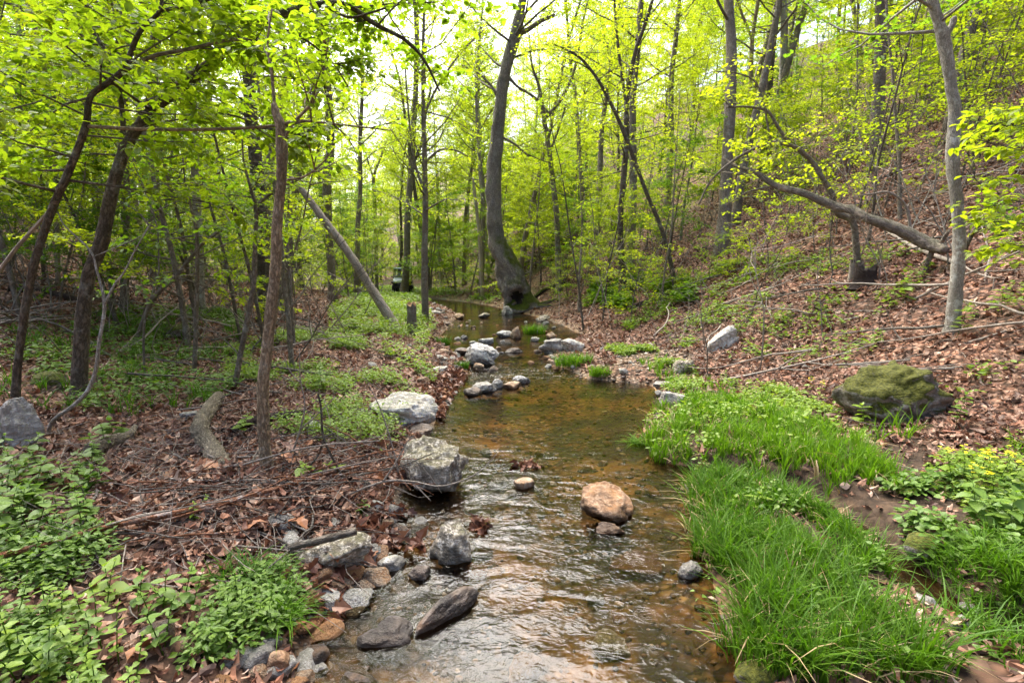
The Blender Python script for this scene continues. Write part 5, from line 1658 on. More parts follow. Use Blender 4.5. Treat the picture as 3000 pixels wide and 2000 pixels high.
def litter():
    rng = np.random.default_rng(88)
    x, y = fan_points(rng, 205000, 1.5, 34, 5.2)
    # the deep drift by the long stick
    dx, dy = rng.normal(-1.75, .75, 6500), rng.normal(3.1, .5, 6500)
    x, y = np.concatenate([x, dx]), np.concatenate([y, dy])
    z = land(x, y)
    W = water(y)
    px, py, d = proj(np.stack([x, y, z], 1))
    vis = (d > .3) & (px > -60) & (px < 2412) & (py > 0) & (py < 1640)
    n1 = fbm2(x, y, 1.1, 55, 3)
    wetm = z < W + .03
    green = inside(G_GRASS1, px, py) | inside(G_GRASS2, px, py)
    mid = inside(G_GREEN_L, px, py) | inside(G_GREEN_R, px, py)
    shade = inside(G_SHADE_L, px, py)
    k = rng.uniform(size=len(x))
    keep = vis & ~wetm & (k < np.where(green, .16, np.where(mid, .35 + .4 * n1, np.where(shade, .7 + .4 * n1, .85 + .7 * n1))))
    keep &= riv_dist(x, y) > .13
    keep &= np.exp(-(((x - 2.4) / .7) ** 2 + ((y - 8.4) / 1.2) ** 2)) < .45 + .3 * n1
    x, y, z = x[keep], y[keep], z[keep]
    drift = np.exp(-(((x + 1.75) / .9) ** 2 + ((y - 3.1) / .6) ** 2))
    N = slope_normal(x, y) + rng.normal(size=(len(x), 3)) * (.42 + .25 * drift)[:, None]
    a = rng.uniform(0, 6.28, len(x))
    D = np.stack([np.cos(a), np.sin(a), rng.normal(size=len(x)) * .25], 1)
    S = (.028 + .070 * rng.uniform(size=len(x)) ** 1.8) * np.clip(.62 + y / 14, .7, 1.6)
    P = np.stack([x, y, z + .006 + rng.uniform(0, .035, len(x)) + rng.uniform(0, .07, len(x)) * drift], 1)
    wd = rng.uniform(.7, 1.3, len(x))
    P -= D * S[:, None] * .5
    sides = {'right': x > edgeR(y), 'left': x <= edgeR(y)}
    for nm, sel, lb in (('leaf_litter', x > edgeR(y), 'dry reddish-brown fallen leaves carpeting the hillside'), ('leaf_litter', x <= edgeR(y), 'dry brown fallen leaves carpeting the level bank under the trees')):
        h = sel & (rng.uniform(size=len(x)) < .55); g = sel & ~h
        V, T = stamp(LEAF_DEAD, P[h], D[h], N[h], S[h], wd[h], .045, rng)
        V2_, T2_ = stamp(LEAF_DEAD2, P[g], D[g], N[g], S[g], wd[g], .045, rng)
        V, T = np.vstack([V, V2_]), np.vstack([T, T2_ + len(V)])
        tag(link(nm, mesh(nm, V, T, M['litter'], False)), lb, 'leaves', None, 'stuff')
    # soaked leaves caught along the water line
    n = 2600
    yy = rng.uniform(2.2, 9.5, n)
    xx = edgeL(yy) + .06 - np.abs(rng.normal(size=n)) * .16
    pick = fbm2(xx, yy, 1.2, 5, 2) + .5 * np.exp(-((yy - 3.3) / .8) ** 2) > .15
    xx, yy = xx[pick], yy[pick]
    zz = np.maximum(land(xx, yy), water(yy)) + rng.uniform(.0, .05, len(xx))
    V, T = stamp(LEAF_DEAD, np.stack([xx, yy, zz], 1), rng.normal(size=(len(xx), 3)) * np.array([1, 1, .4]), UP + rng.normal(size=(len(xx), 3)) * .6, rng.uniform(.05, .11, len(xx)))
    tag(link('wet_leaves', mesh('wet_leaves', V, T, M['litter_wet'], False)), 'soaked dark fallen leaves packed along the water line', 'leaves', None, 'stuff')
litter()

# the big lobed leaves on top of the drift, each on its own
def big_leaves():
    rng = np.random.default_rng(89)
    ms = []
    for k in range(5):
        c = rng.uniform(.1, .9)
        V, T = LEAF_OAK
        V = V.copy(); V[:, 2] += .12 * np.sin(V[:, 1] * 5 + k) + V[:, 0] ** 2 * rng.uniform(-.6, .9)
        m = flat_mat('oak_leaf', ((.27, .12, .06), (.36, .19, .11), (.20, .085, .05), (.43, .25, .15), (.31, .12, .045))[k], .55, 0, .35, 0, 40)
        ms.append(mesh('dead_leaf', V, T, m, False))
    spots = [(rng.normal(-1.7, .65), rng.normal(3.05, .42)) for _ in range(110)] + [(rng.uniform(-1.4, -.6), rng.uniform(1.75, 2.3)) for _ in range(26)]
    for i, (x, y) in enumerate(spots):
        z = land1(x, y)
        if z < float(water(y)) + .02 or not seen(x, y, z, z + .02, .02): continue
        o = link('dead_leaf', ms[int(rng.integers(5))], loc=(x, y, z + .05 + rng.uniform(0, .03) if i < 110 else z + .02))
        s = rng.uniform(.08, .15)
        o.scale = (s, s, s)
        o.rotation_euler = (rng.normal() * .45, rng.normal() * .45, rng.uniform(0, 6.28))
        tag(o, 'curled lobed dead leaf by the reddish stick' if i < 110 else 'lobed dead leaf below the near grass tuft', 'leaf', 'loose leaves on the drift' if i < 110 else 'loose leaves on the mud')
big_leaves()

# ------------------------------------------------------------------ grass
def blades(rng, x, y, z, L, wid, bend, lean=None):
    n = len(x)
    a = rng.uniform(0, 6.28, n)
    dirn = np.stack([np.cos(a), np.sin(a)], 1)
    if lean is not None: dirn = norm(dirn + lean)
    k = 5
    t = np.linspace(0, 1, k)
    b = bend * rng.uniform(.4, 1.5, n)
    lat = (b[:, None] * t[None] ** 2) * L[:, None]
    hz = (t[None] - .42 * np.clip(b, 0, 1.6)[:, None] * t[None] ** 2.4) * L[:, None]
    C = np.stack([x[:, None] + dirn[:, :1] * lat, y[:, None] + dirn[:, 1:] * lat, z[:, None] + hz], -1)
    sd = np.stack([-dirn[:, 1], dirn[:, 0], rng.normal(size=n) * .25], 1)
    # blades twist so that most show some face
    tw = rng.uniform(-.9, .9, n)
    sd = norm(sd + np.stack([dirn[:, 0], dirn[:, 1], np.zeros(n)], 1) * tw[:, None])
    ww = wid[:, None] * np.array([.7, 1, .9, .6])[None]
    L_ = C[:, :4] - sd[:, None] * ww[..., None]
    R_ = C[:, :4] + sd[:, None] * ww[..., None]
    V = np.concatenate([L_, R_, C[:, 4:5]], 1)      # 9 verts
    Q = np.array([[i, i + 4, i + 5, i + 1] for i in range(3)])
    T = np.array([[3, 7, 8]])
    o = (np.arange(n) * 9)[:, None, None]
    return V.reshape(-1, 3), (Q[None] + o).reshape(-1, 4), (T[None] + o).reshape(-1, 3)

def scatter_in(rng, poly, n, box, clump=None, thr=0.0):
    x = rng.uniform(box[0], box[1], n); y = rng.uniform(box[2], box[3], n)
    z = land(x, y)
    px, py, d = proj(np.stack([x, y, z], 1))
    k = inside(poly, px, py) & (z > water(y) - .015)
    if clump: k &= fbm2(x, y, clump, 31, 2) > thr
    return x[k], y[k], z[k]

def grass_field(name, label, poly, n, box, L, bend, mat, seed, clump=2.2, thr=-.3, wid=.0034, lean=None, per=16):
    """n tries at a tuft; every tuft a fan of arching blades"""
    rng = np.random.default_rng(seed)
    x, y, z = scatter_in(rng, poly, n, box, clump, thr)
    m = len(x)
    H = (1 + .45 * fbm2(x, y, 1.7, 8, 2)) * rng.uniform(.7, 1.25, m)
    i = np.repeat(np.arange(m), rng.integers(per // 2, per + per // 2, m))
    k = len(i)
    a, q = rng.uniform(0, 6.28, k), np.abs(rng.normal(size=k)) * .022
    ox, oy = q * np.cos(a), q * np.sin(a)
    out = np.stack([ox, oy], 1) * 45
    if lean is not None: out = out + lean
    LL = rng.uniform(*L, k) * H[i]
    V, Q, T = blades(rng, x[i] + ox, y[i] + oy, z[i] - .01, LL, wid * rng.uniform(.6, 1.5, k) * np.clip(.8 + y[i] / 14, .8, 1.6), bend, out)
    tag(link(name, mesh(name, V, [Q, T], M[mat])), label, 'grass', None, 'stuff')
    print(name, m, k)
_B = (.8, 5.5, 1.2, 7.5)
grass_field('bank_grass', 'long bright green grass along the pool edge', G_GRASS1, 5200, _B, (.10, .25), .42, 'grass_bright', 91, per=18)
grass_field('rill_grass', 'long deep green grass between the creek and the side rivulet', G_GRASS2, 4300, (.5, 4, 1.2, 4.6), (.11, .29), .55, 'grass', 92, thr=-.6, lean=np.array([-.25, -.2]), per=18)
grass_field('corner_grass', 'dark trailing grass at the rivulet edge under the flowers', G_GRASS3, 5200, (1.5, 5, 1.2, 4.6), (.12, .27), .85, 'grass', 93, lean=np.array([-.4, -.4]))
grass_field('verge_grass', 'thin scattered grass among the herbs below the mossy boulder', G_GREEN_R, 3800, (.8, 6.5, 2.5, 12), (.08, .22), .5, 'grass_bright', 94, thr=.05, per=10)
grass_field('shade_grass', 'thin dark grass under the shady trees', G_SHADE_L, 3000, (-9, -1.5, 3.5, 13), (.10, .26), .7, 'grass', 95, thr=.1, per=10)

grass_field('dry_straw', 'dead straw blades mixed into the long grass', G_GRASS1, 1500, _B, (.08, .22), .9, 'straw', 96, thr=-.5, per=6)
grass_field('dry_straw', 'dead straw blades mixed into the deep green grass', G_GRASS2, 1700, (.5, 4, 1.2, 4.6), (.08, .24), 1.0, 'straw', 97, thr=-.6, per=6)
grass_field('rill_edge_grass', 'ragged grass hanging over the side rivulet', G_RILL, 5200, (.9, 5, 1.3, 5), (.08, .24), .8, 'grass', 99, thr=-.3, per=12)
grass_field('soft_grass', 'pale fresh blades mixed into the deep green grass', G_GRASS2, 1500, (.5, 4, 1.2, 4.6), (.10, .26), .7, 'grass_bright', 98, thr=-.5, per=10)

def tuft(label, vx, vy, w_, L, n, mat, seed, bend=.6):
    rng = np.random.default_rng(seed)
    g = ground(vx, vy)
    if g[2] < float(water(g[1])):
        x0, y0 = _hit_water(vx, vy); g = np.array([x0, y0, float(water(y0)) - .02])
    r = w_ * g[1] / F / 2
    a, q = rng.uniform(0, 6.28, n), np.sqrt(rng.uniform(size=n))
    x, y = r * q * np.cos(a), r * .6 * q * np.sin(a)
    V, Q, T = blades(rng, x, y, np.zeros(n) - .02, rng.uniform(.5, 1.1, n) * L, np.full(n, .003) * (1 + g[1] / 12), bend, None)
    return tag(link('grass_tuft', mesh('grass_tuft', V, [Q, T], M[mat]), loc=g), label, 'grass tuft')
tuft('bright grass tuft growing beside the layered slab rock', 1318, 838, 90, .30, 420, 'grass_bright', 701)
tuft('smaller grass tuft on the end of the gravel spit in the creek', 1378, 862, 50, .22, 220, 'grass_bright', 702)
tuft('grass tuft in the upper pool below the sycamore', 1228, 765, 50, .38, 300, 'grass_bright', 703)
tuft('grass tuft at the shore below the speckled boulder', 1060, 845, 34, .18, 160, 'grass', 704)
tuft('grass tuft on the shore of the upper pool under the green bank', 1018, 792, 34, .30, 160, 'grass', 705)
tuft('arching grass tuft hanging from the near bank beside the wedge rock', 545, 1340, 120, .20, 150, 'grass', 706, .9)
tuft('broad-bladed grass tuft on the near shore below the short log', 640, 1440, 80, .24, 200, 'grass_bright', 707, .9)
tuft('thin grass tuft at the water lip of the long grass', 1465, 1015, 50, .16, 120, 'grass_bright', 708, 1.2)

# ------------------------------------------------------------------ low herbs too many to count
def herbs(name, label, poly, n, box, mat, seed, h=(.04, .18), size=(.03, .06), per=7, clump=1.4, thr=-.1, tm=None):
    rng = np.random.default_rng(seed)
    x, y, z = scatter_in(rng, poly, n, box, clump, thr)
    m = len(x)
    H = rng.uniform(*h, m)
    i = np.repeat(np.arange(m), per)
    a = rng.uniform(0, 6.28, len(i))
    rad = rng.uniform(.0, .07, len(i))
    lev = rng.uniform(.35, 1, len(i)) * H[i]
    P = np.stack([x[i] + rad * np.cos(a), y[i] + rad * np.sin(a), z[i] + lev], 1)
    D = np.stack([np.cos(a), np.sin(a), rng.normal(size=len(i)) * .25], 1)
    N = UP + rng.normal(size=(len(i), 3)) * .35
    V, T = stamp(tm or LEAF2, P, D, N, rng.uniform(*size, len(i)) * np.clip(.7 + y[i] / 14, .8, 1.8))
    tag(link(name, mesh(name, V, T, M[mat], False)), label, 'herbs', None, 'stuff')
    print(name, m)
herbs('bank_herbs', 'low pale green herbs covering the bank round the stump', G_GREEN_L, 17000, (-7, 0, 6, 30), 'leaf_herb_bright', 111, (.05, .34), (.035, .065), 8, 1.5, -.05)
herbs('verge_herbs', 'low bright herbs between the long grass and the leafy slope', G_GREEN_R, 42000, (.8, 6.5, 2.2, 14), 'leaf_herb_bright', 112, (.03, .14), (.025, .055), 7, 1.6, -.05)
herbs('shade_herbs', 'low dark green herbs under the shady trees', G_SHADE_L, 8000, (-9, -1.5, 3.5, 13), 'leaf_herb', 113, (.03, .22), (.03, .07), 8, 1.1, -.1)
herbs('path_herbs', 'low green herbs among the brown leaves behind the slender tree', [(520, 790), (760, 760), (1000, 870), (930, 1000), (880, 1040), (620, 1000), (520, 960)], 14000, (-4.5, -.4, 3.5, 10), 'leaf_herb_bright', 114, (.04, .22), (.022, .05), 7, 1.9, .08)
herbs('drift_herbs', 'small green seedlings on the near bank under the long stick', [(0, 1180), (260, 1260), (520, 1280), (660, 1300), (690, 1420), (600, 1500), (300, 1568), (0, 1568)], 14000, (-3.2, -.6, 1.1, 3.4), 'leaf_herb', 115, (.03, .14), (.025, .05), 7, 2.0, -.15)
herbs('slope_herbs', 'sparse green seedlings on the leaf-covered hillside', [(1300, 690), (1700, 600), (2352, 560), (2352, 1010), (2000, 860), (1700, 830), (1500, 790)], 15000, (.5, 14, 4.5, 20), 'leaf_herb_bright', 116, (.05, .25), (.035, .07), 7, 1.2, .0)
herbs('corner_herbs', 'round-leaved pale herbs at the rivulet below the yellow flowers', [(1990, 1120), (2352, 1090), (2352, 1290), (2120, 1290), (2040, 1210)], 14000, (1.5, 5, 1.6, 5), 'leaf_herb', 117, (.03, .13), (.035, .06), 6, 2.2, -.2, LEAF_BROAD)
herbs('far_bank_herbs', 'pale low herbs on the far bank before the buggy', [(780, 658), (1000, 664), (1160, 678), (1140, 699), (1000, 694), (790, 692)], 9000, (-15, 2, 17, 46), 'leaf_herb_bright', 121, (.05, .3), (.05, .09), 8, .7, -.15)
herbs('fern_patch', 'dark green ferny herbs at the foot of the crooked slope tree', [(1350, 650), (1560, 640), (1600, 700), (1480, 720), (1360, 700)], 9000, (1, 8, 8, 22), 'leaf_deep', 118, (.1, .45), (.07, .12), 9, .9, -.1)

herbs('rill_herbs', 'small round-leaved herbs along the side rivulet', G_RILL, 5000, (.9, 5, 1.3, 5), 'leaf_herb', 122, (.02, .10), (.02, .045), 6, 2.0, .0, LEAF_BROAD)
herbs('grass_weeds', 'small round-leaved weeds growing through the long grass', G_GRASS1, 3500, _B, 'leaf_herb_bright', 119, (.06, .2), (.025, .05), 6, 1.8, -.1, LEAF_BROAD)
herbs('rill_weeds', 'small weeds growing through the deep green grass', G_GRASS2, 2600, (.5, 4, 1.2, 4.6), 'leaf_herb', 120, (.05, .2), (.02, .045), 6, 1.8, -.05, LEAF_BROAD)
# ------------------------------------------------------------------ leafy plants: stem and leaves, each leaf a part
_leaf_me = {}
def leaf_me(mat, k):
    if (mat, k) not in _leaf_me:
        V, T = (LEAF_BROAD, LEAF_OVAL)[k % 2]
        V = V.copy()
        V[:, 2] += .03 * np.sin(V[:, 1] * 7 + k)
        _leaf_me[(mat, k)] = mesh('leaf', V, T, M[mat])
    return _leaf_me[(mat, k)]

def herb_plant(rng, loc, H, pairs, L, mat, label, group, name='leafy_plant', cat='plant', lean=None, stemmat='grass', top=True, flowers=0, stem_r=.003):
    root = thing(name, label, cat, loc, group)
    d = np.array([rng.normal() * .15, rng.normal() * .15, 1.0]) if lean is None else np.array(lean, float)
    P = wander(rng, (0, 0, -.02), d, H, 5, .08)
    MB().tube(P, np.linspace(stem_r, stem_r * .5, len(P)), 5, True).obj('stem', M[stemmat], root)
    az = rng.uniform(0, 6.28)
    kk = int(rng.integers(4))
    for q in range(pairs):
        t = .30 + .68 * (q + .5) / pairs
        b, dd = point_on(P, t)
        az += 1.57 + rng.normal() * .25
        for s in (0, math.pi):
            o = link('leaf', leaf_me(mat, (kk + q) % 4), root, b)
            sz = L * rng.uniform(.75, 1.15) * (.65 + .5 * math.sin(math.pi * (.25 + .6 * t)))
            o.scale = (sz, sz, sz)
            o.rotation_euler = (rng.uniform(-.15, .45), rng.normal() * .2, az + s + rng.normal() * .15)
    if top:
        for s in range(2):
            o = link('leaf', leaf_me(mat, s), root, P[-1])
            sz = L * .45
            o.scale = (sz, sz, sz); o.rotation_euler = (.9, 0, az + 1 + s * 3.1)
    for q in range(flowers):
        b, dd = point_on(P, rng.uniform(.82, .999))
        bb = b + np.array([rng.normal() * .02, rng.normal() * .02, rng.uniform(.0, .03)])
        m = MB()
        for p in range(4):
            a = p * math.pi / 2 + q
            V, T = stamp(LEAF_BROAD, np.zeros((1, 3)), np.array([[math.cos(a), math.sin(a), .25]]), np.array([[0, 0, 1.0]]), [.013])
            m.add(V, None, T)
        m.obj('blossom', M['petal'], root, False, None, bb)
    return root

def plants():
    rng = np.random.default_rng(120)
    # broad-leaved plants at the near corner, behind the long stick
    c = 0
    while c < 52:
        vx, vy = rng.uniform(-10, 255), rng.uniform(1030, 1290)
        if vx > 250 - (vy - 1030) * .25: continue
        g = ground(vx, vy)
        herb_plant(rng, g, rng.uniform(.13, .26), int(rng.integers(3, 6)), rng.uniform(.05, .085), 'leaf_herb', 'broad-leaved plant before the lichen boulder', 'broad-leaved plants before the lichen boulder'); c += 1
    c = 0
    while c < 34:
        vx, vy = rng.uniform(-10, 330), rng.uniform(1420, 1640)
        if vx > 340 - (1640 - vy) * .4: continue
        g = ground(vx, vy)
        herb_plant(rng, g, rng.uniform(.14, .28), int(rng.integers(4, 7)), rng.uniform(.028, .045), 'leaf_herb_bright' if rng.random() < .6 else 'leaf_herb', 'small-leaved plant of the near corner clump', 'small-leaved clump nearest the camera'); c += 1
    for _ in range(22):
        g = ground(rng.uniform(300, 640), rng.uniform(1380, 1520))
        herb_plant(rng, g, rng.uniform(.12, .24), int(rng.integers(3, 6)), rng.uniform(.035, .06), 'leaf_herb', 'dark leafy plant below the wedge rock', 'dark leafy plants on the near bank')
    for vx, vy, H, pr, L, mt, lb in [
        (250, 1385, .17, 2, .10, 'leaf_herb_bright', 'lone broad-leaved seedling standing up before the long reddish stick'),
        (545, 1000, .20, 5, .075, 'leaf_herb_bright', 'leafy seedling at the top end of the corky crooked log'),
        (745, 905, .38, 7, .075, 'leaf_herb', 'leafy green shoot on the upright crooked twig'),
        (700, 1110, .13, 3, .11, 'leaf_herb_bright', 'broad-leaved seedling at the foot of the slender tree'),
        (770, 1095, .13, 3, .11, 'leaf_herb_bright', 'broad-leaved seedling between the slender tree and blocky boulder'),
        (840, 1130, .10, 2, .07, 'leaf_herb', 'small seedling beside the arching pale twig'),
        (828, 1190, .12, 3, .06, 'leaf_herb', 'small seedling in the drift above the short grey log'),
        (260, 1010, .17, 3, .12, 'leaf_herb', 'broad-leaved plant behind the corky stub'),
        (440, 1215, .16, 5, .035, 'leaf_herb_bright', 'small-leaved sprig in the middle of the leaf drift'),
        (475, 1180, .12, 4, .03, 'leaf_herb_bright', 'tiny-leaved sprig beside the fallen sticks of the drift'),
        (1720, 1190, .19, 3, .08, 'leaf_herb_bright', 'pale broad-leaved seedling rising from the deep green grass'),
        (1690, 1185, .14, 2, .07, 'leaf_herb_bright', 'smaller pale seedling rising from the deep green grass'),
        (2195, 985, .32, 6, .075, 'leaf_herb', 'leafy plant growing against the moss-covered boulder'),
        (1985, 985, .24, 5, .09, 'leaf_herb_bright', 'leafy plant in front of the moss-covered boulder'),
        (1810, 990, .20, 4, .085, 'leaf_herb_bright', 'bright pointed-leaved plant among the long grass'),
        (1850, 985, .22, 4, .085, 'leaf_herb_bright', 'second bright pointed-leaved plant among the long grass'),
        (1920, 1000, .18, 4, .08, 'leaf_herb_bright', 'bright pointed-leaved plant nearest the moss-covered boulder'),
        (2075, 700, .40, 6, .13, 'leaf_herb_bright', 'bright seedling tree on the slope below the propped log'),
        (2195, 778, .40, 6, .10, 'leaf_herb_bright', 'leafy plant at the foot of the lichen-covered tree'),
        (2250, 1215, .28, 5, .10, 'leaf_herb', 'big-leaved plant at the corner of the rivulet'),
        (2320, 1245, .30, 5, .11, 'leaf_herb', 'large pale-leaved plant at the frame edge above the rivulet'),
        (1760, 830, .30, 5, .08, 'leaf_herb_bright', 'leafy seedling on the slope behind the long grass'),
        (1940, 860, .30, 5, .08, 'leaf_herb_bright', 'leafy seedling on the slope just behind the moss-covered boulder'),
        (1650, 880, .22, 5, .06, 'leaf_herb_bright', 'leafy seedling beside the square mossy stone'),
        (2300, 720, .30, 5, .10, 'leaf_herb_bright', 'leafy seedling on the slope beyond the lichen-covered tree'),
        (1545, 760, .5, 5, .12, 'leaf_herb_bright', 'leafy seedling above the pale jutting slab'),
    ]:
        herb_plant(rng, ground(vx, vy), H, pr, L, mt, lb, None, name='leafy_seedling')
    # yellow-flowered plants
    for i, (vx, vy) in enumerate([(2190, 1130), (2215, 1120), (2240, 1135), (2262, 1120), (2285, 1130), (2302, 1145), (2250, 1165), (2275, 1170), (2225, 1160), (2320, 1125)]):
        herb_plant(rng, ground(vx, vy), rng.uniform(.24, .36), 4, .05, 'leaf_herb_bright', 'yellow-flowered herb on the low moss cushion', 'yellow flowers on the moss cushion', name='flowering_herb', cat='flower', flowers=7)
    for vx, vy in [(1855, 925), (1870, 930)]:
        herb_plant(rng, ground(vx, vy), .30, 4, .06, 'leaf_herb_bright', 'yellow-flowered herb near the moss-covered boulder', 'yellow flowers by the moss-covered boulder', name='flowering_herb', cat='flower', flowers=6)
plants()
rock('low moss cushion under the yellow flowers', 2255, 1150, 190, 46, 'rock_moss', 355, deep=.7, sink=.45, cuts=2, rough=.06)
rock('moss cushion at the rivulet edge', 2150, 1270, 130, 36, 'rock_moss', 356, deep=.7, sink=.45, cuts=2, rough=.06)

# branch of large fresh leaves reaching in from beside the lichen tree
def leafy_spray(label, base_v, D, seed, n, L, twl, mat, size, dirn):
    rng = np.random.default_rng(seed)
    x, y, z = at(base_v[0], base_v[1], D)
    gz = land1(x, y)
    root = thing('beech_sapling', label, 'sapling', (x, y, gz))
    base = np.array([x, y, gz])
    H = 2.6
    P = wander(rng, base + np.array([0, 0, -.05]), np.array([.02, .02, 1]), H, 10, .05)
    MB().tube(P, np.linspace(.02, .006, len(P)), 7, True).obj('trunk', M['bark_dark'], root, True, base)
    cr = Crown(rng)
    for q in range(n):
        b, dd = point_on(P, .30 + .65 * (q + .5) / n)
        a = math.atan2(dirn[1], dirn[0]) + rng.normal() * .7
        cr.limb(b, np.array([math.cos(a), math.sin(a), .08 + rng.normal() * .08]), L * rng.uniform(.7, 1.15), .008, 9, twl, 9, bend=.06, bare=.15, flat=.95)
    finish_tree(root, cr, base, mat, size, LEAF_OVAL, 'bark_dark', .92, main=5, spread=.015)
leafy_spray('sapling with layered sprays of bright leaves in front of the lichen tree', (2420, 800), 4.7, 801, 12, 1.1, .40, 'leaf_yellow', .085, (-1, .1))
leafy_spray('sapling with bright leaf sprays high beside the lichen tree', (2460, 700), 5.2, 802, 6, 1.0, .4, 'leaf_yellow', .085, (-1, .2))

# thick low undergrowth on the far slopes, one green mass at this distance
def undergrowth(label, n, ok, seed, mat):
    rng = np.random.default_rng(seed)
    y = 12 + 60 * rng.uniform(size=n) ** 1.3
    x = rng.uniform(-1.05, 1.05, n) * y
    toe = np.interp(y, *_TOE)
    k = ok(x, y, toe) & (fbm2(x, y, .45, seed, 3) > -.15)
    x, y = x[k], y[k]
    z = land(x, y)
    i = np.repeat(np.arange(len(x)), 14)
    r = np.abs(rng.normal(size=len(i))) * .38
    a = rng.uniform(0, 6.28, len(i))
    hgt = rng.uniform(.15, 1.0, len(i)) * rng.uniform(.4, 1.7, len(x))[i]
    P = np.stack([x[i] + r * np.cos(a), y[i] + r * np.sin(a), z[i] + hgt], 1)
    D = np.stack([np.cos(a), np.sin(a), rng.normal(size=len(i)) * .3], 1)
    V, T = stamp(LEAF2, P, D, UP + rng.normal(size=(len(i), 3)) * .4, rng.uniform(.08, .15, len(i)) * np.clip(y[i] / 22, .8, 1.8))
    tag(link('undergrowth', mesh('undergrowth', V, T, M[mat], False)), label, 'undergrowth', None, 'stuff')
    print('undergrowth', len(x))
undergrowth('yellow-green leafy undergrowth on the far slope beyond the sycamore', 4200, lambda x, y, t: (x > t + .8) & (y > 24), 131, 'leaf_yellow')
undergrowth('yellow-green leafy undergrowth far behind the shady trees', 3000, lambda x, y, t: (x < np.interp(y, *_TOL) - 2) & (y > 22), 132, 'leaf_yellow')
undergrowth('pale leafy undergrowth on the valley floor round the buggy', 2600, lambda x, y, t: (y > 23) & (x < t + 1.5) & (x > np.interp(y, *_TOL) - 1) & ~((x > edgeL(y) - .5) & (x < edgeR(y) + .5)) & ~((np.abs(x / y + .213) < .06) & (y < 50)), 133, 'leaf_yellow')
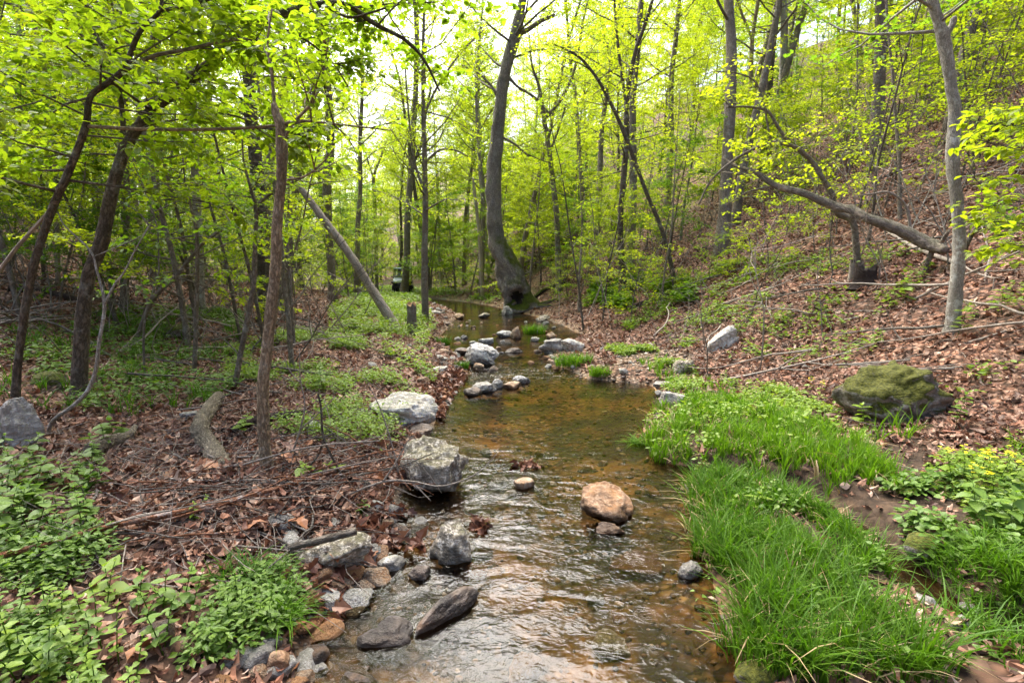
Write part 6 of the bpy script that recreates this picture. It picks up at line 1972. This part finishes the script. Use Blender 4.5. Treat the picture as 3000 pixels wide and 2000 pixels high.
# ------------------------------------------------------------------ utility buggy parked beyond the bend
def buggy():
    g = ground(926, 673)
    D = g[1]
    print('buggy at', g)
    s = (48 * D / F) / 1.62                       # picture width 48 -> real width about 1.6 m
    root = thing('utility_buggy', 'small black and silver utility buggy parked behind the grey trunk', 'buggy', g)
    root.rotation_euler = (0, 0, R(8))
    root.scale = (s, s, s)
    # local axes: front faces -Y
    def part(name, mat, f, parent=root, smooth=False):
        b = MB(); f(b)
        return b.obj(name, M[mat], parent, smooth)
    part('chassis', 'paint_black', lambda b: b.box((0, .1, .48), (1.15, 2.5, .22), 0, .04))
    body = part('body', 'paint_black', lambda b: (b.box((0, -.75, .80), (1.34, .9, .42), 0, .08), b.box((0, .25, .62), (1.3, 1.1, .2), 0, .05)))
    part('fender', 'paint_black', lambda b: b.box((-.62, -.82, .86), (.34, .8, .16), 0, .05))
    part('fender', 'paint_black', lambda b: b.box((.62, -.82, .86), (.34, .8, .16), 0, .05))
    hood = MB()
    hood.add(np.array([[-.60, -1.24, .98], [.60, -1.24, .98], [.64, -.36, 1.20], [-.64, -.36, 1.20], [-.56, -1.26, .86], [.56, -1.26, .86], [.64, -.36, 1.0], [-.64, -.36, 1.0]]),
             [[0, 1, 2, 3], [4, 7, 6, 5], [0, 4, 5, 1], [1, 5, 6, 2], [2, 6, 7, 3], [3, 7, 4, 0]])
    hood.obj('hood', M['paint_silver'], root, False)
    gr = part('grille', 'paint_black', lambda b: b.box((0, -1.26, .74), (.62, .06, .22), 0, .02))
    for k in range(3):
        part('slat', 'steel', lambda b: b.box((0, -1.30, .67 + .07 * k), (.56, .02, .02)), gr)
    for sx in (-1, 1):
        part('headlight', 'lamp_glass', lambda b: b.box((sx * .47, -1.27, .90), (.24, .06, .10), 0, .02))
        part('cab_post', 'paint_black', lambda b: b.tube([(sx * .66, -.40, 1.12), (sx * .62, -.10, 1.88)], .035, 8))
        part('cab_post', 'paint_black', lambda b: b.tube([(sx * .66, .75, .80), (sx * .62, .70, 1.88)], .035, 8))
        m = part('mirror', 'paint_black', lambda b: b.box((sx * .78, -.36, 1.28), (.14, .05, .10), 0, .02))
        for yy in (-.85, 1.05):
            w_ = MB()
            c = np.array([sx * .62, yy, .33])
            prof = [(-.13, .20), (-.13, .29), (-.09, .33), (.09, .33), (.13, .29), (.13, .20)]
            n = 24
            th = np.linspace(0, 2 * np.pi, n, endpoint=False)
            V = np.array([[c[0] + u, c[1] + r_ * math.cos(a) * (1.02 if i % 2 else .98), c[2] + r_ * math.sin(a) * (1.02 if i % 2 else .98)] for u, r_ in prof for i, a in enumerate(th)])
            k = len(prof)
            Q = [[i * n + j, i * n + (j + 1) % n, ((i + 1) % k) * n + (j + 1) % n, ((i + 1) % k) * n + j] for i in range(k) for j in range(n)]
            wh = link('wheel', None, root)
            w_.add(V, Q).obj('tyre', M['rubber'], wh, False)
            part('rim', 'steel', lambda b: (b.tube([c - np.array([.10, 0, 0]), c + np.array([.10, 0, 0])], .20, 14), b.tube([c - np.array([.13, 0, 0]), c + np.array([.13, 0, 0])], .06, 8)), wh)
    part('bumper', 'paint_black', lambda b: (b.tube([(-.42, -1.36, .52), (.42, -1.36, .52)], .035, 8), b.tube([(-.30, -1.36, .52), (-.30, -1.34, .85)], .03, 6), b.tube([(.30, -1.36, .52), (.30, -1.34, .85)], .03, 6), b.box((0, -1.3, .48), (.5, .1, .18), 0, .03)))
    part('roof', 'paint_roof', lambda b: (b.box((0, .30, 1.92), (1.36, 1.15, .09), 0, .04), b.box((0, -.28, 1.89), (1.30, .14, .10), 0, .03)))
    ws = MB()
    ws.add(np.array([[-.60, -.42, 1.20], [.60, -.42, 1.20], [.57, -.14, 1.84], [-.57, -.14, 1.84], [-.60, -.41, 1.20], [.60, -.41, 1.20], [.57, -.13, 1.84], [-.57, -.13, 1.84]]),
           [[0, 1, 2, 3], [7, 6, 5, 4], [0, 4, 5, 1], [1, 5, 6, 2], [2, 6, 7, 3], [3, 7, 4, 0]])
    ws.obj('windscreen', M['glass'], root, False)
    st = part('seat', 'paint_black', lambda b: (b.box((0, .35, .82), (1.2, .5, .16), 0, .05), b.box((0, .60, 1.10), (1.2, .14, .50), 0, .05)))
    part('headrest', 'paint_black', lambda b: b.box((-.34, .62, 1.42), (.24, .10, .16), 0, .04), st)
    part('headrest', 'paint_black', lambda b: b.box((.34, .62, 1.42), (.24, .10, .16), 0, .04), st)
    part('steering_wheel', 'rubber', lambda b: b.tube([(-.34 + .17 * math.cos(a), .02 + .06 * math.sin(a), 1.20 + .16 * math.sin(a)) for a in np.linspace(0, 6.28, 17)], .018, 6, False))
    part('cargo_bed', 'paint_black', lambda b: b.box((0, 1.2, .86), (1.3, .8, .36), 0, .04))
buggy()

# ------------------------------------------------------------------ look-alikes: say which one, by its place in the picture
def nth(n):
    return '%d%s' % (n, 'th' if 10 <= n % 100 <= 20 else {1: 'st', 2: 'nd', 3: 'rd'}.get(n % 10, 'th'))
def tell_apart():
    by = {}
    for o in COL.objects:
        if o.parent is None and o.get('label') and o.get('kind') is None:
            by.setdefault(o['label'], []).append(o)
    for lb, os_ in by.items():
        if len(os_) < 2: continue
        P = np.array([tuple(o.location) for o in os_])
        vx, vy, d = proj(P)
        order = np.argsort(d)
        rows = max(1, math.ceil(len(os_) / 9))
        for q, row in enumerate(np.array_split(order, rows)):
            for k, i in enumerate(sorted(row, key=lambda i: vx[i])):
                tail = ', %s from left' % nth(k + 1)
                if rows > 1: tail += ' in %s nearest row' % nth(q + 1)
                os_[i]['label'] = lb + tail
tell_apart()
